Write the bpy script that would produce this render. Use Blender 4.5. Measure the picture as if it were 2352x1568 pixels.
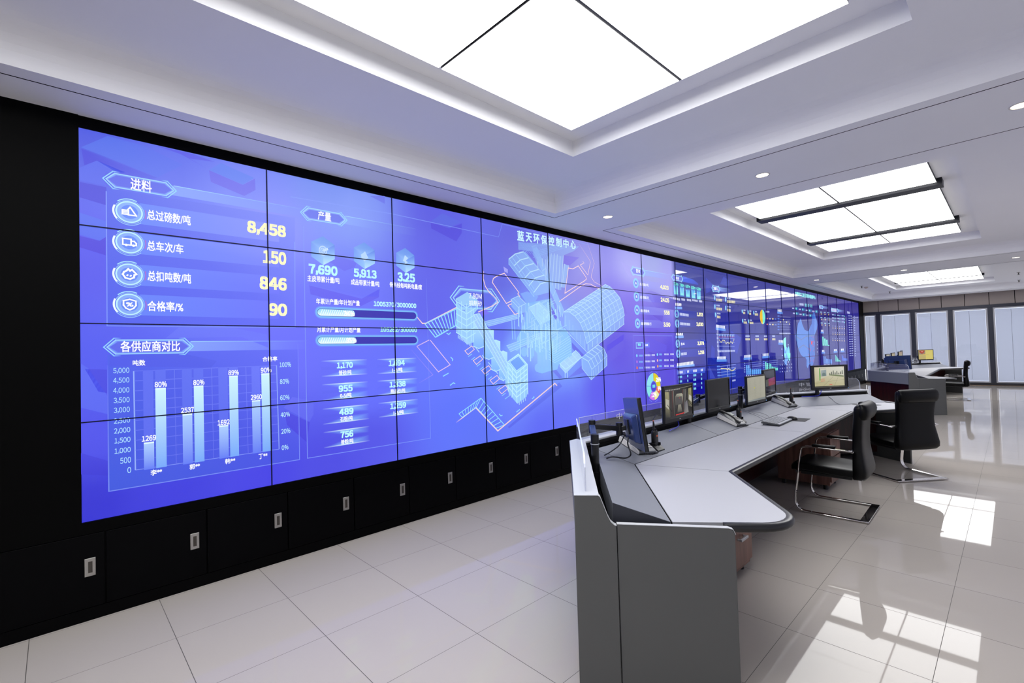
import bpy, bmesh, math, random
from mathutils import Vector, Matrix
random.seed(7)
for o in list(bpy.data.objects):
    bpy.data.objects.remove(o)
sc = bpy.context.scene
COL = sc.collection
PI = math.pi

# ---------------------------------------------------------------- camera
FPX, CAMYAW, CAMPITCH, CAMROLL = 1098.513, 0.808445, 0.0230763, -0.0291243
CAM = Vector((-0.10811, -3.93560, 1.55011))
_f = Vector((math.cos(CAMPITCH)*math.cos(CAMYAW), math.cos(CAMPITCH)*math.sin(CAMYAW), math.sin(CAMPITCH)))
_r = _f.cross(Vector((0, 0, 1))).normalized()
_u = _r.cross(_f)
CR = _r*math.cos(CAMROLL) + _u*math.sin(CAMROLL)
CU = -_r*math.sin(CAMROLL) + _u*math.cos(CAMROLL)
cd = bpy.data.cameras.new('camera')
cam = bpy.data.objects.new('camera', cd)
COL.objects.link(cam)
cd.sensor_width = 36.0
cd.lens = 36.0*FPX/2352.0
cd.clip_start = 0.02
cd.clip_end = 200
M = Matrix((CR, CU, -_f)).transposed().to_4x4()
M.translation = CAM
cam.matrix_world = M
sc.camera = cam
# ---------------------------------------------------------------- world, exposure
w = bpy.data.worlds.new('world')
sc.world = w
w.use_nodes = True
w.node_tree.nodes['Background'].inputs[0].default_value = (0.93, 0.95, 1.0, 1)
w.node_tree.nodes['Background'].inputs[1].default_value = 2.4
sc.view_settings.view_transform = 'Standard'
sc.view_settings.look = 'None'
sc.view_settings.exposure = 0.0
sc.view_settings.gamma = 1.0
sc.view_settings.use_curve_mapping = False
PANEL_L = 6.0        # radiance of the luminous ceiling panels
SCREEN_L = 1.0       # radiance scale of the video wall
# ---------------------------------------------------------------- helpers
def ray(px, py):
    return CR*((px-1176)/FPX) - CU*((py-784)/FPX) + _f
def hit(px, py, ax, v):
    d = ray(px, py)
    return CAM + d*((v-CAM[ax])/d[ax])
def atz(px, py, z):
    return hit(px, py, 2, z)
def wall(px, py):
    p = hit(px, py, 1, 0.0)
    return (p.x, p.z)
def lin(c):
    return tuple(((v/255.0)/12.92 if v/255.0 <= 0.04045 else (((v/255.0)+0.055)/1.055)**2.4) for v in c[:3])

class MB:
    def __init__(s):
        s.v = []; s.f = []
    def add(s, vs, fs):
        b = len(s.v)
        s.v += [tuple(v) for v in vs]
        s.f += [tuple(b+i for i in f) for f in fs]
        return s
    def box(s, x0, x1, y0, y1, z0, z1):
        return s.add([(x0,y0,z0),(x1,y0,z0),(x1,y1,z0),(x0,y1,z0),(x0,y0,z1),(x1,y0,z1),(x1,y1,z1),(x0,y1,z1)],
                     [(0,3,2,1),(4,5,6,7),(0,1,5,4),(1,2,6,5),(2,3,7,6),(3,0,4,7)])
    def obox(s, c, ax, ay, az, hx, hy, hz):
        c = Vector(c); X = Vector(ax)*hx; Y = Vector(ay)*hy; Z = Vector(az)*hz
        p = [c-X-Y-Z, c+X-Y-Z, c+X+Y-Z, c-X+Y-Z, c-X-Y+Z, c+X-Y+Z, c+X+Y+Z, c-X+Y+Z]
        return s.add(p, [(0,3,2,1),(4,5,6,7),(0,1,5,4),(1,2,6,5),(2,3,7,6),(3,0,4,7)])
    def bar(s, a, b, w, h):
        a = Vector(a); b = Vector(b); d = (b-a); L = d.length; d.normalize()
        up = Vector((0,0,1)) if abs(d.z) < 0.95 else Vector((0,1,0))
        x = d.cross(up).normalized(); y = x.cross(d)
        return s.obox((a+b)/2, d, x, y, L/2, w/2, h/2)
    def prism(s, poly, z0, z1):
        n = len(poly)
        vs = [(p[0],p[1],z0) for p in poly] + [(p[0],p[1],z1) for p in poly]
        fs = [tuple(range(n-1,-1,-1)), tuple(range(n,2*n))] + [(i,(i+1)%n,n+(i+1)%n,n+i) for i in range(n)]
        return s.add(vs, fs)
    def extrude(s, pts, vec):
        n = len(pts); vec = Vector(vec)
        vs = [tuple(Vector(p)) for p in pts] + [tuple(Vector(p)+vec) for p in pts]
        fs = [tuple(range(n-1,-1,-1)), tuple(range(n,2*n))] + [(i,(i+1)%n,n+(i+1)%n,n+i) for i in range(n)]
        return s.add(vs, fs)
    def loft(s, rings, cap=True, closed=True):
        n = len(rings[0]); b = len(s.v)
        for r in rings: s.v += [tuple(p) for p in r]
        m = n if closed else n-1
        for k in range(len(rings)-1):
            for i in range(m):
                j = (i+1) % n
                s.f.append((b+k*n+i, b+k*n+j, b+(k+1)*n+j, b+(k+1)*n+i))
        if cap and closed:
            s.f.append(tuple(b+i for i in range(n-1,-1,-1)))
            s.f.append(tuple(b+(len(rings)-1)*n+i for i in range(n)))
        return s
    def sweep(s, path, prof, up=(0,0,1), cap=True):
        """prof: list of (side, up) offsets; path: list of points"""
        P = [Vector(p) for p in path]; rings = []; up = Vector(up)
        for i, p in enumerate(P):
            if i == 0: t = P[1]-P[0]
            elif i == len(P)-1: t = P[-1]-P[-2]
            else: t = (P[i+1]-P[i]).normalized() + (P[i]-P[i-1]).normalized()
            t.normalize()
            x = t.cross(up)
            if x.length < 1e-4: x = Vector((1,0,0))
            x.normalize(); y = x.cross(t)
            k = 1.0
            if 0 < i < len(P)-1:
                a = (P[i]-P[i-1]).normalized(); c = max(0.35, math.sqrt(max(0.0,(1+a.dot((P[i+1]-P[i]).normalized()))/2)))
                k = 1.0/c
            rings.append([p + x*(q[0]*k) + y*q[1] for q in prof])
        return s.loft(rings, cap)
    def tube(s, path, r, seg=8):
        P = [Vector(p) for p in path]; rings = []; prev = None
        for i, p in enumerate(P):
            t = (P[min(i+1,len(P)-1)] - P[max(i-1,0)]).normalized()
            if prev is None:
                prev = t.orthogonal().normalized()
            x = (prev - t*prev.dot(t)).normalized(); prev = x; y = t.cross(x)
            rr = r[i] if isinstance(r, (list,tuple)) else r
            rings.append([p + (x*math.cos(2*PI*k/seg) + y*math.sin(2*PI*k/seg))*rr for k in range(seg)])
        return s.loft(rings)
    def cyl(s, c, r, z0, z1, seg=20, r2=None):
        r2 = r if r2 is None else r2
        return s.loft([[(c[0]+r*math.cos(2*PI*k/seg), c[1]+r*math.sin(2*PI*k/seg), z0) for k in range(seg)],
                       [(c[0]+r2*math.cos(2*PI*k/seg), c[1]+r2*math.sin(2*PI*k/seg), z1) for k in range(seg)]])
    def build(s, name, mat, parent=None, smooth=False, bevel=0, seg=2, sub=0, mw=None):
        me = bpy.data.meshes.new(name)
        vs = s.v
        if mw is not None: vs = [tuple(mw @ Vector(v)) for v in vs]
        me.from_pydata(vs, [], s.f)
        me.update()
        bm = bmesh.new(); bm.from_mesh(me)
        bmesh.ops.recalc_face_normals(bm, faces=bm.faces)
        bm.to_mesh(me); bm.free()
        if mat: me.materials.append(mat)
        o = bpy.data.objects.new(name, me)
        COL.objects.link(o)
        if parent: o.parent = parent
        if bevel:
            m = o.modifiers.new('bevel', 'BEVEL'); m.width = bevel; m.segments = seg; m.limit_method = 'ANGLE'; m.angle_limit = math.radians(35)
            smooth = True
        if sub:
            m = o.modifiers.new('sub', 'SUBSURF'); m.levels = sub; m.render_levels = sub
        if smooth:
            for p in me.polygons: p.use_smooth = True
            if not sub:
                try: me.set_sharp_from_angle(angle=math.radians(40))
                except Exception: pass
        return o

def tag(o, label=None, cat=None, group=None, kind=None):
    if label: o['label'] = label
    if cat: o['category'] = cat
    if group: o['group'] = group
    if kind: o['kind'] = kind
    return o
def empty(name, loc=(0,0,0), rz=0.0):
    o = bpy.data.objects.new(name, None)
    COL.objects.link(o)
    o.empty_display_size = 0.1
    o.location = loc; o.rotation_euler = (0, 0, rz)
    return o
def thing(name, label, cat, loc=(0,0,0), rz=0.0, group=None):
    return tag(empty(name, loc, rz), label, cat, group)
KIDS = {}
def copy_tree(root, loc, rz, label, group=None):
    def cp(o, parent):
        c = o.copy(); COL.objects.link(c)
        if parent: c.parent = parent
        for ch in list(o.children): cp(ch, c)
        return c
    r = cp(root, None)
    r.location = loc; r.rotation_euler = (0, 0, rz)
    r['label'] = label
    if group: r['group'] = group
    return r
def structure(o):
    o['kind'] = 'structure'
    return o
def ident(o, n):
    o.name = n
    return o

# ---------------------------------------------------------------- materials
def mat(name, col, rough=0.5, metal=0.0, spec=0.5, noise=0.0, nscale=20.0, bump=0.0, coat=0.0):
    m = bpy.data.materials.new(name); m.use_nodes = True
    nt = m.node_tree; b = nt.nodes['Principled BSDF']
    c = lin(col)
    b.inputs['Base Color'].default_value = (*c, 1)
    b.inputs['Roughness'].default_value = rough
    b.inputs['Metallic'].default_value = metal
    b.inputs['Specular IOR Level'].default_value = spec
    if coat: b.inputs['Coat Weight'].default_value = coat
    if noise or bump:
        tc = nt.nodes.new('ShaderNodeTexCoord'); n = nt.nodes.new('ShaderNodeTexNoise')
        n.inputs['Scale'].default_value = nscale; n.inputs['Detail'].default_value = 4
        nt.links.new(tc.outputs['Object'], n.inputs['Vector'])
        if noise:
            mr = nt.nodes.new('ShaderNodeMapRange')
            mr.inputs['To Min'].default_value = 1-noise; mr.inputs['To Max'].default_value = 1+noise
            nt.links.new(n.outputs['Fac'], mr.inputs['Value'])
            mx = nt.nodes.new('ShaderNodeVectorMath'); mx.operation = 'SCALE'
            mx.inputs[0].default_value = c
            nt.links.new(mr.outputs[0], mx.inputs['Scale'])
            nt.links.new(mx.outputs[0], b.inputs['Base Color'])
        if bump:
            bp = nt.nodes.new('ShaderNodeBump'); bp.inputs['Strength'].default_value = bump; bp.inputs['Distance'].default_value = 0.002
            nt.links.new(n.outputs['Fac'], bp.inputs['Height'])
            nt.links.new(bp.outputs[0], b.inputs['Normal'])
    return m
def emat(name, col, strength, sampling=None):
    m = mat(name, (0,0,0), 0.5)
    b = m.node_tree.nodes['Principled BSDF']
    b.inputs['Emission Color'].default_value = (*lin(col), 1)
    b.inputs['Emission Strength'].default_value = strength
    if sampling: m.cycles.emission_sampling = sampling
    return m
def screen_mat(name, rough, sampling, strength=1.0, wav=0.0, spec=0.5):
    m = mat(name, (3,3,4), rough, 0, spec)
    nt = m.node_tree; b = nt.nodes['Principled BSDF']
    a = nt.nodes.new('ShaderNodeVertexColor'); a.layer_name = 'Col'
    nt.links.new(a.outputs['Color'], b.inputs['Emission Color'])
    b.inputs['Emission Strength'].default_value = strength
    if wav:
        tc = nt.nodes.new('ShaderNodeTexCoord'); n = nt.nodes.new('ShaderNodeTexNoise')
        n.inputs['Scale'].default_value = 1.3; n.inputs['Detail'].default_value = 1
        nt.links.new(tc.outputs['Object'], n.inputs['Vector'])
        bp = nt.nodes.new('ShaderNodeBump'); bp.inputs['Strength'].default_value = wav; bp.inputs['Distance'].default_value = 0.01
        nt.links.new(n.outputs['Fac'], bp.inputs['Height']); nt.links.new(bp.outputs[0], b.inputs['Normal'])
    if spec > 0.8: b.inputs['IOR'].default_value = 1.7
    m.cycles.emission_sampling = sampling
    return m
def floor_mat():
    m = mat('polished_porcelain_tile', (198,196,194), 0.045, 0, 0.22)
    nt = m.node_tree; b = nt.nodes['Principled BSDF']; L = nt.links
    tc = nt.nodes.new('ShaderNodeTexCoord'); sp = nt.nodes.new('ShaderNodeSeparateXYZ')
    L.new(tc.outputs['Object'], sp.inputs[0])
    def node(op, a, bb=None):
        n = nt.nodes.new('ShaderNodeMath'); n.operation = op
        for i, x in enumerate((a, bb)):
            if x is None: continue
            if isinstance(x, (int, float)): n.inputs[i].default_value = x
            else: L.new(x, n.inputs[i])
        return n.outputs[0]
    def axis(out, off, gw):
        t = node('DIVIDE', node('SUBTRACT', out, off), 0.6)
        fr = node('SUBTRACT', t, node('FLOOR', t))
        e = node('MINIMUM', fr, node('SUBTRACT', 1.0, fr))
        return node('LESS_THAN', e, gw/1.2), node('FLOOR', t)
    gx, ix = axis(sp.outputs['X'], 0.375, 0.0034)
    gy, iy = axis(sp.outputs['Y'], -0.025, 0.0026)
    g = node('MAXIMUM', gx, gy)
    cmb = nt.nodes.new('ShaderNodeCombineXYZ'); L.new(ix, cmb.inputs[0]); L.new(iy, cmb.inputs[1])
    wn = nt.nodes.new('ShaderNodeTexWhiteNoise'); L.new(cmb.outputs[0], wn.inputs['Vector'])
    n = nt.nodes.new('ShaderNodeTexNoise'); n.inputs['Scale'].default_value = 1.6; n.inputs['Detail'].default_value = 5
    L.new(tc.outputs['Object'], n.inputs['Vector'])
    v = node('ADD', node('MULTIPLY', wn.outputs['Value'], 0.03), node('MULTIPLY', n.outputs['Fac'], 0.05))
    v = node('ADD', v, 0.955)
    sc_ = nt.nodes.new('ShaderNodeVectorMath'); sc_.operation = 'SCALE'
    sc_.inputs[0].default_value = lin((185,178,170)); L.new(v, sc_.inputs['Scale'])
    mx = nt.nodes.new('ShaderNodeMix'); mx.data_type = 'RGBA'
    L.new(g, mx.inputs['Factor']); L.new(sc_.outputs[0], mx.inputs['A']); mx.inputs['B'].default_value = (*lin((96,92,88)), 1)
    L.new(mx.outputs['Result'], b.inputs['Base Color'])
    L.new(node('ADD', node('MULTIPLY', g, 0.5), 0.025), b.inputs['Roughness'])
    bp = nt.nodes.new('ShaderNodeBump'); bp.inputs['Strength'].default_value = 0.012; bp.inputs['Distance'].default_value = 0.004
    n2 = nt.nodes.new('ShaderNodeTexNoise'); n2.inputs['Scale'].default_value = 2.2; n2.inputs['Detail'].default_value = 1
    L.new(tc.outputs['Object'], n2.inputs['Vector']); L.new(n2.outputs['Fac'], bp.inputs['Height'])
    L.new(bp.outputs[0], b.inputs['Normal'])
    return m
def wood_mat(name, c1, c2, rough=0.35, axis='Z', sc1=3.0):
    m = mat(name, c1, rough, 0, 0.4)
    nt = m.node_tree; b = nt.nodes['Principled BSDF']; L = nt.links
    tc = nt.nodes.new('ShaderNodeTexCoord'); mp = nt.nodes.new('ShaderNodeMapping')
    mp.inputs['Scale'].default_value = (8, 8, 0.9) if axis == 'Z' else (0.9, 8, 8)
    L.new(tc.outputs['Object'], mp.inputs[0])
    n = nt.nodes.new('ShaderNodeTexNoise'); n.inputs['Scale'].default_value = sc1; n.inputs['Detail'].default_value = 8; n.inputs['Distortion'].default_value = 1.2
    L.new(mp.outputs[0], n.inputs['Vector'])
    cr = nt.nodes.new('ShaderNodeValToRGB'); cr.color_ramp.elements[0].position = 0.35; cr.color_ramp.elements[1].position = 0.65
    cr.color_ramp.elements[0].color = (*lin(c1), 1); cr.color_ramp.elements[1].color = (*lin(c2), 1)
    L.new(n.outputs['Fac'], cr.inputs[0]); L.new(cr.outputs[0], b.inputs['Base Color'])
    return m
def blind_mat():
    m = mat('pale_blind', (206,208,214), 0.6, 0, 0.25, noise=0.015, nscale=60)
    nt = m.node_tree; b = nt.nodes['Principled BSDF']; out = nt.nodes['Material Output']
    tl = nt.nodes.new('ShaderNodeBsdfTranslucent'); tl.inputs[0].default_value = (0.6, 0.62, 0.66, 1)
    mx = nt.nodes.new('ShaderNodeMixShader'); mx.inputs[0].default_value = 0.35
    nt.links.new(b.outputs[0], mx.inputs[1]); nt.links.new(tl.outputs[0], mx.inputs[2]); nt.links.new(mx.outputs[0], out.inputs[0])
    return m
def glass_mat(name, tint, refl=1.0, pale_mix=0.0):
    m = bpy.data.materials.new(name); m.use_nodes = True
    nt = m.node_tree; nt.nodes.clear(); L = nt.links
    out = nt.nodes.new('ShaderNodeOutputMaterial'); mx = nt.nodes.new('ShaderNodeMixShader')
    fr = nt.nodes.new('ShaderNodeFresnel'); fr.inputs[0].default_value = 1.5
    tr = nt.nodes.new('ShaderNodeBsdfTransparent'); tr.inputs[0].default_value = (*lin(tint), 1)
    gl = nt.nodes.new('ShaderNodeBsdfGlossy'); gl.inputs['Roughness'].default_value = 0.0
    gl.inputs['Color'].default_value = (refl, refl, refl, 1)
    ge = nt.nodes.new('ShaderNodeNewGeometry'); iv = nt.nodes.new('ShaderNodeMath'); iv.operation = 'SUBTRACT'; iv.inputs[0].default_value = 1.0
    L.new(ge.outputs['Backfacing'], iv.inputs[1])
    ml = nt.nodes.new('ShaderNodeMath'); ml.operation = 'MULTIPLY'; L.new(fr.outputs[0], ml.inputs[0]); L.new(iv.outputs[0], ml.inputs[1])
    L.new(ml.outputs[0], mx.inputs[0]); L.new(tr.outputs[0], mx.inputs[1]); L.new(gl.outputs[0], mx.inputs[2])
    df = nt.nodes.new('ShaderNodeBsdfDiffuse'); df.inputs[0].default_value = (*lin((214,214,220)), 1)
    m2 = nt.nodes.new('ShaderNodeMixShader'); m2.inputs[0].default_value = pale_mix  # pale diffuse share mixed over the clear glass
    L.new(mx.outputs[0], m2.inputs[1]); L.new(df.outputs[0], m2.inputs[2])
    L.new(m2.outputs[0], out.inputs[0])
    return m

MT = dict(
    paint=mat('white_ceiling_paint', (243,243,245), 0.75, 0, 0.2, noise=0.015, nscale=1.5),
    wallp=mat('white_wall_paint', (236,236,238), 0.7, 0, 0.2, noise=0.02, nscale=2),
    floor=floor_mat(),
    blackw=mat('black_laminate', (3,3,4), 0.4, 0, 0.06, noise=0.15, nscale=40),
    blackf=mat('black_powder_coat', (3,3,3), 0.5, 0, 0.05, noise=0.1, nscale=60),
    slot=mat('dark_joint', (10,9,10), 0.8, 0, 0.0, noise=0.05),
    steel=mat('brushed_steel', (178,176,170), 0.32, 1.0, 0.5, noise=0.06, nscale=80),
    dsteel=mat('recess_steel', (90,86,80), 0.4, 1.0, 0.5, noise=0.06, nscale=80),
    chrome=mat('chrome', (225,222,220), 0.07, 1.0, 0.5, noise=0.02, nscale=5),
    white=mat('white_laminate_worktop', (178,179,185), 0.42, 0, 0.3, noise=0.01, nscale=90),
    grey=mat('grey_painted_metal', (124,127,136), 0.45, 0, 0.35, noise=0.015, nscale=120),
    dgrey=mat('dark_grey_painted_panel', (92,93,93), 0.5, 0, 0.3, noise=0.02, nscale=150),
    shade=mat('shaded_grey_end', (58,60,68), 0.5, 0, 0.3, noise=0.02),  # shelf grey with the end face's shade put into the colour
    cap=mat('light_grey_capping', (190,192,196), 0.4, 0, 0.4, noise=0.01, nscale=50),
    trim=mat('black_rubber_edge', (17,18,22), 0.3, 0, 0.5, noise=0.04, nscale=30),
    rail=mat('black_slat_rail', (8,8,9), 0.5, 0, 0.25, noise=0.1, nscale=30),
    redwood=wood_mat('dark_red_wood', (30,7,9), (58,16,17), 0.3),
    walnut=wood_mat('walnut_veneer', (96,66,58), (128,92,80), 0.35, sc1=1.6),
    leather=mat('black_leather', (2,2,3), 0.4, 0, 0.2, noise=0.1, nscale=160, bump=0.25),
    plastic=mat('black_plastic', (14,14,16), 0.4, 0, 0.45, noise=0.06, nscale=60),
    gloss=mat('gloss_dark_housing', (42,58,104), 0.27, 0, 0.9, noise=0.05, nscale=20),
    silver=mat('silver_plastic', (176,178,182), 0.35, 0.3, 0.5, noise=0.03, nscale=50),
    mgrey=mat('mid_grey_plastic', (104,106,110), 0.4, 0.1, 0.5, noise=0.03, nscale=50),
    lightp=mat('pale_plastic', (215,212,208), 0.4, 0, 0.5, noise=0.02, nscale=50),
    keys=mat('dark_keycaps', (66,68,72), 0.5, 0, 0.4, noise=0.05, nscale=60),
    lcd=mat('phone_lcd', (126,138,128), 0.25, 0, 0.5, noise=0.03),
    orange=mat('orange_plastic', (226,92,40), 0.4, 0, 0.4, noise=0.02),
    blue=mat('blue_cable_jacket', (44,50,190), 0.4, 0, 0.4, noise=0.03),
    cable=mat('black_cable_jacket', (20,20,26), 0.45, 0, 0.4, noise=0.03),
    gcable=mat('grey_cable_jacket', (110,112,118), 0.45, 0, 0.4, noise=0.03),
    pad=mat('dark_grey_mat', (84,84,86), 0.8, 0, 0.2, noise=0.06, nscale=300),
    glass=glass_mat('clear_window_glass', (238,240,246)),
    acrylic=glass_mat('clear_acrylic_screen', (246,247,250), 1.0, 0.09),
    gedge=mat('polished_glass_edge', (206,210,226), 0.2, 0, 0.5, noise=0.01),
    letter=mat('white_vinyl_lettering', (222,222,228), 0.5, 0, 0.3, noise=0.01),
    fabric=mat('beige_fabric_panel', (166,156,150), 0.85, 0, 0.15, noise=0.05, nscale=200),
    blind=blind_mat(),
    wframe=mat('silver_window_frame', (178,178,184), 0.4, 0.2, 0.4, noise=0.02),
    mull=mat('charcoal_mullion', (52,54,66), 0.4, 0.2, 0.4, noise=0.03),
    brass=mat('brass_floor_strip', (176,136,84), 0.35, 0.6, 0.5, noise=0.04),
    skirt=mat('charcoal_skirting', (44,44,50), 0.45, 0, 0.4, noise=0.03),
    lamp=emat('luminous_panel', (255,255,255), PANEL_L),
    lframe=mat('panel_side_frame', (58,58,62), 0.5, 0, 0.3, noise=0.02),
    bar=mat('black_aluminium_bar', (16,18,26), 0.4, 0, 0.3, noise=0.03),
    spot=emat('warm_lamp', (255,236,206), 9.0),
    sring=mat('white_lamp_ring', (220,216,210), 0.4, 0, 0.4, noise=0.01),
    cup=mat('clear_cup', (200,206,214), 0.1, 0, 0.6, noise=0.01),
    detector=mat('cream_plastic', (206,192,182), 0.5, 0, 0.3, noise=0.02),
    scrm=screen_mat('matte_display_surface', 0.42, 'FRONT', SCREEN_L),
    gfxm=screen_mat('matte_display_picture', 0.42, 'NONE', SCREEN_L),
    scr=screen_mat('gloss_display_surface', 0.03, 'FRONT', SCREEN_L, wav=0.05, spec=0.9),
    gfx=screen_mat('gloss_display_picture', 0.03, 'NONE', SCREEN_L, wav=0.05, spec=0.9),
    mon=screen_mat('monitor_picture', 0.12, 'NONE', 0.85),
    scrblack=mat('monitor_panel_off', (8,8,10), 0.2, 0, 0.22, noise=0.04),
)

# ================================================================ room shell
XN, XF, YR = -5.2, 22.3, -5.62
ZS, ZP, ZR, ZL = 3.093, 3.30, 3.439, 3.39     # soffit, coffer plane, recess ceiling, underside of lamps
structure(MB().box(XN, XF+0.1, YR, 0.12, -0.1, 0).build('floor', MT['floor']))
COFF = [dict(lip=(-3.25, 3.955), op=(-2.2, 3.28)), dict(lip=(5.16, 12.34), op=(6.10, 11.53)), dict(lip=(14.06, 21.42), op=(15.72, 20.63))]
LY0, LY1, OY0, OY1 = -4.47, -0.445, -3.62, -1.255
mb = MB()
def hq(x0, x1, y0, y1, z):
    mb.add([(x0,y0,z),(x1,y0,z),(x1,y1,z),(x0,y1,z)], [(0,1,2,3)])
hq(XN, XF, LY1, 0.12, ZS); hq(XN, XF, YR, LY0, ZS)
xs = [XN] + [v for c in COFF for v in c['lip']] + [XF]
for i in range(0, len(xs), 2): hq(xs[i], xs[i+1], LY0, LY1, ZS)
def rect(x0, x1, y0, y1, z): return [(x0,y0,z),(x1,y0,z),(x1,y1,z),(x0,y1,z)]
for c in COFF:
    a, b = c['lip']; o0, o1 = c['op']
    rings = [rect(a+s, b-s, LY0+s, LY1-s, z) for s, z in ((0,ZS),(0,3.17),(0.012,3.205),(0.035,3.245),(0.07,3.277),(0.115,3.294),(0.17,ZP))]
    rings += [rect(o0, o1, OY0, OY1, ZP), rect(o0, o1, OY0, OY1, ZR)]
    mb.loft(rings, cap=False)
    hq(o0, o1, OY0, OY1, ZR)
mb.box(XN, XF, YR, 0.12, 3.6, 3.7)
ce = structure(mb.build('ceiling', MT['paint']))
for p in ce.data.polygons: p.use_smooth = False
k = 0
for c in COFF:                                        # shadow-gap line round each coffer
    k += 1
    a, b = c['lip'][0]-0.135, c['lip'][1]+0.125
    y0, y1, g, z0, z1 = LY0-0.135, LY1+0.125, 0.008, ZS-0.001, ZS+0.004
    t = MB().box(a, b, y1-g, y1, z0, z1).box(a, b, y0, y0+g, z0, z1).box(a, a+g, y0, y1, z0, z1).box(b-g, b, y0, y1, z0, z1)
    structure(t.build('trim_%d' % k, MT['slot']))
structure(MB().box(XN-0.1, XN, YR-0.1, 0.12, 0, 3.7).build('wall_near', MT['wallp']))
structure(MB().box(XN, XF, YR-0.1, YR, 0, 3.7).build('wall_right', MT['wallp']))
structure(MB().box(XN, XF, 0.06, 0.16, 0, 3.7).build('wall_left', MT['blackw']))
# far wall: upper fabric band, window bays below
wf = structure(MB().box(XF+0.06, XF+0.2, YR, 0.12, 2.58, 3.7).box(XF+0.06, XF+0.2, YR, 0.12, 0, 0.085).build('wall_far', MT['wallp']))
ZH0, ZH1 = 2.58, 2.68
seams = [0.0] + [-0.47-0.592*i for i in range(9)]+[YR]
for i in range(len(seams)-1):
    MB().box(XF+0.02, XF+0.06, seams[i+1]+0.008, seams[i]-0.008, ZH1, ZS+0.004).build('fabric_panel', MT['fabric'], wf, bevel=0.003)
MB().box(XF+0.045, XF+0.06, YR, 0.0, ZH1, ZS).build('panel_joint', MT['slot'], wf)
structure(MB().box(XF-0.02, XF+0.06, YR, 0.0, ZH0, ZH1).build('trim_4', MT['mull'], bevel=0.003))
structure(MB().box(XF-0.02, XF+0.06, YR, 0.0, 0.0, 0.085).build('baseboard_far', MT['skirt'], bevel=0.003))
structure(MB().box(XF-0.1, XF-0.02, YR, 0.0, 0.0, 0.004).build('trim_5', MT['brass']))
posts = [-0.459, -1.462, -2.467, -3.443, -4.44, -5.5]
tr = 6
for p in posts:
    structure(MB().box(XF-0.02, XF+0.06, p-0.06, p+0.06, 0.08, ZH0).build('trim_%d' % tr, MT['mull'], bevel=0.003)); tr += 1
edges = [0.06] + posts
for i in range(len(posts)):
    y1, y0 = edges[i]-0.06, edges[i+1]+0.06
    wn = structure(thing('window_%d' % (i+1), None, None, (XF+0.04, (y0+y1)/2, 0.0)))
    h = (y1-y0)/2
    fr = MB().box(-0.03, 0.02, -h, h, 0.085, 0.135).box(-0.03, 0.02, -h, h, ZH0-0.05, ZH0).box(-0.03, 0.02, -h, -h+0.05, 0.135, ZH0-0.05).box(-0.03, 0.02, h-0.05, h, 0.135, ZH0-0.05)
    fr.build('window_frame', MT['wframe'], wn, bevel=0.004)
    bl = MB()
    nsl = 96
    for s in range(nsl):                                # closed horizontal slats
        z0 = 0.14 + (2.38/nsl)*s
        bl.add([(0.012,-h+0.055,z0),(0.012,h-0.055,z0),(0.004,h-0.055,z0+0.0255),(0.004,-h+0.055,z0+0.0255)], [(0,1,2,3)])
    bo = bl.build('blind', MT['blind'], wn)
    MB().box(-0.006, 0.0, -h+0.05, h-0.05, 0.135, ZH0-0.05).build('window_pane', MT['glass'], wn)
    MB().tube([(-0.002, 0.02, 0.2),(-0.002, 0.02, 2.5)], 0.003, 6).build('blind_cord', MT['gcable'], wn)

# ================================================================ ceiling lamps
LAMP = [((-1.8, 3.02), [(-1.8,0.15),(0.36,1.685),(1.70,3.02)], 'luminous ceiling panel array nearest the camera in the first coffer'),
        ((6.43, 11.13), [(6.43,7.33),(7.54,8.68),(8.685,9.82),(10.03,11.13)], 'luminous ceiling panel array with two black bars in the second coffer'),
        ((15.95, 20.42), [(15.95,17.05),(17.065,19.13),(19.21,20.42)], 'small looking luminous ceiling panel array in the farthest coffer by the window wall')]
for (ax, bx), bays, lab in LAMP:
    cx = (ax+bx)/2
    t = thing('ceiling_light', lab, 'light', (cx, -2.42, ZL), 0, 'luminous ceiling panels in the coffers')
    for i, (a, b) in enumerate(bays):
        for y0, y1 in ((-0.965, -0.012), (0.012, 0.965)):
            MB().box(a-cx+0.004, b-cx-0.004, y0, y1, 0, 0.004).build('diffuser', MT['lamp'], t)
        MB().box(a-cx, b-cx, -0.965, 0.965, 0.004, 0.049).build('panel_frame', MT['lframe'], t)
        if i and a - bays[i-1][1] > 0.03:
            p = bays[i-1][1]
            MB().box(p-cx+0.003, a-cx-0.003, -1.015, 1.015, -0.03 if ax < 12 else -0.012, 0.049).build('black_bar', MT['bar'], t)
k = 0
for bx, ys in ((4.54, (-0.74, -2.42, -4.03)), (13.25, (-0.70, -2.35, -4.03))):
    for i, y in enumerate(ys):
        which = ('closest to the video wall', 'in the middle of its row', 'farthest from the video wall')[i]
        t = thing('downlight', 'round recessed warm downlight in the %s ceiling beam, %s' % ('nearer' if bx < 9 else 'farther', which), 'light', (bx, y, ZS), 0, 'recessed downlights in the ceiling beams')
        MB().loft([[(r*math.cos(2*PI*j/28), r*math.sin(2*PI*j/28), z) for j in range(28)] for r, z in ((0.062,0.0),(0.060,-0.004),(0.052,-0.004),(0.048,0.0))], cap=False).build('lamp_ring', MT['sring'], t, smooth=True)
        MB().cyl((0,0), 0.049, -0.0025, 0.001, 28).build('lamp_lens', MT['spot'], t)
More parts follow.
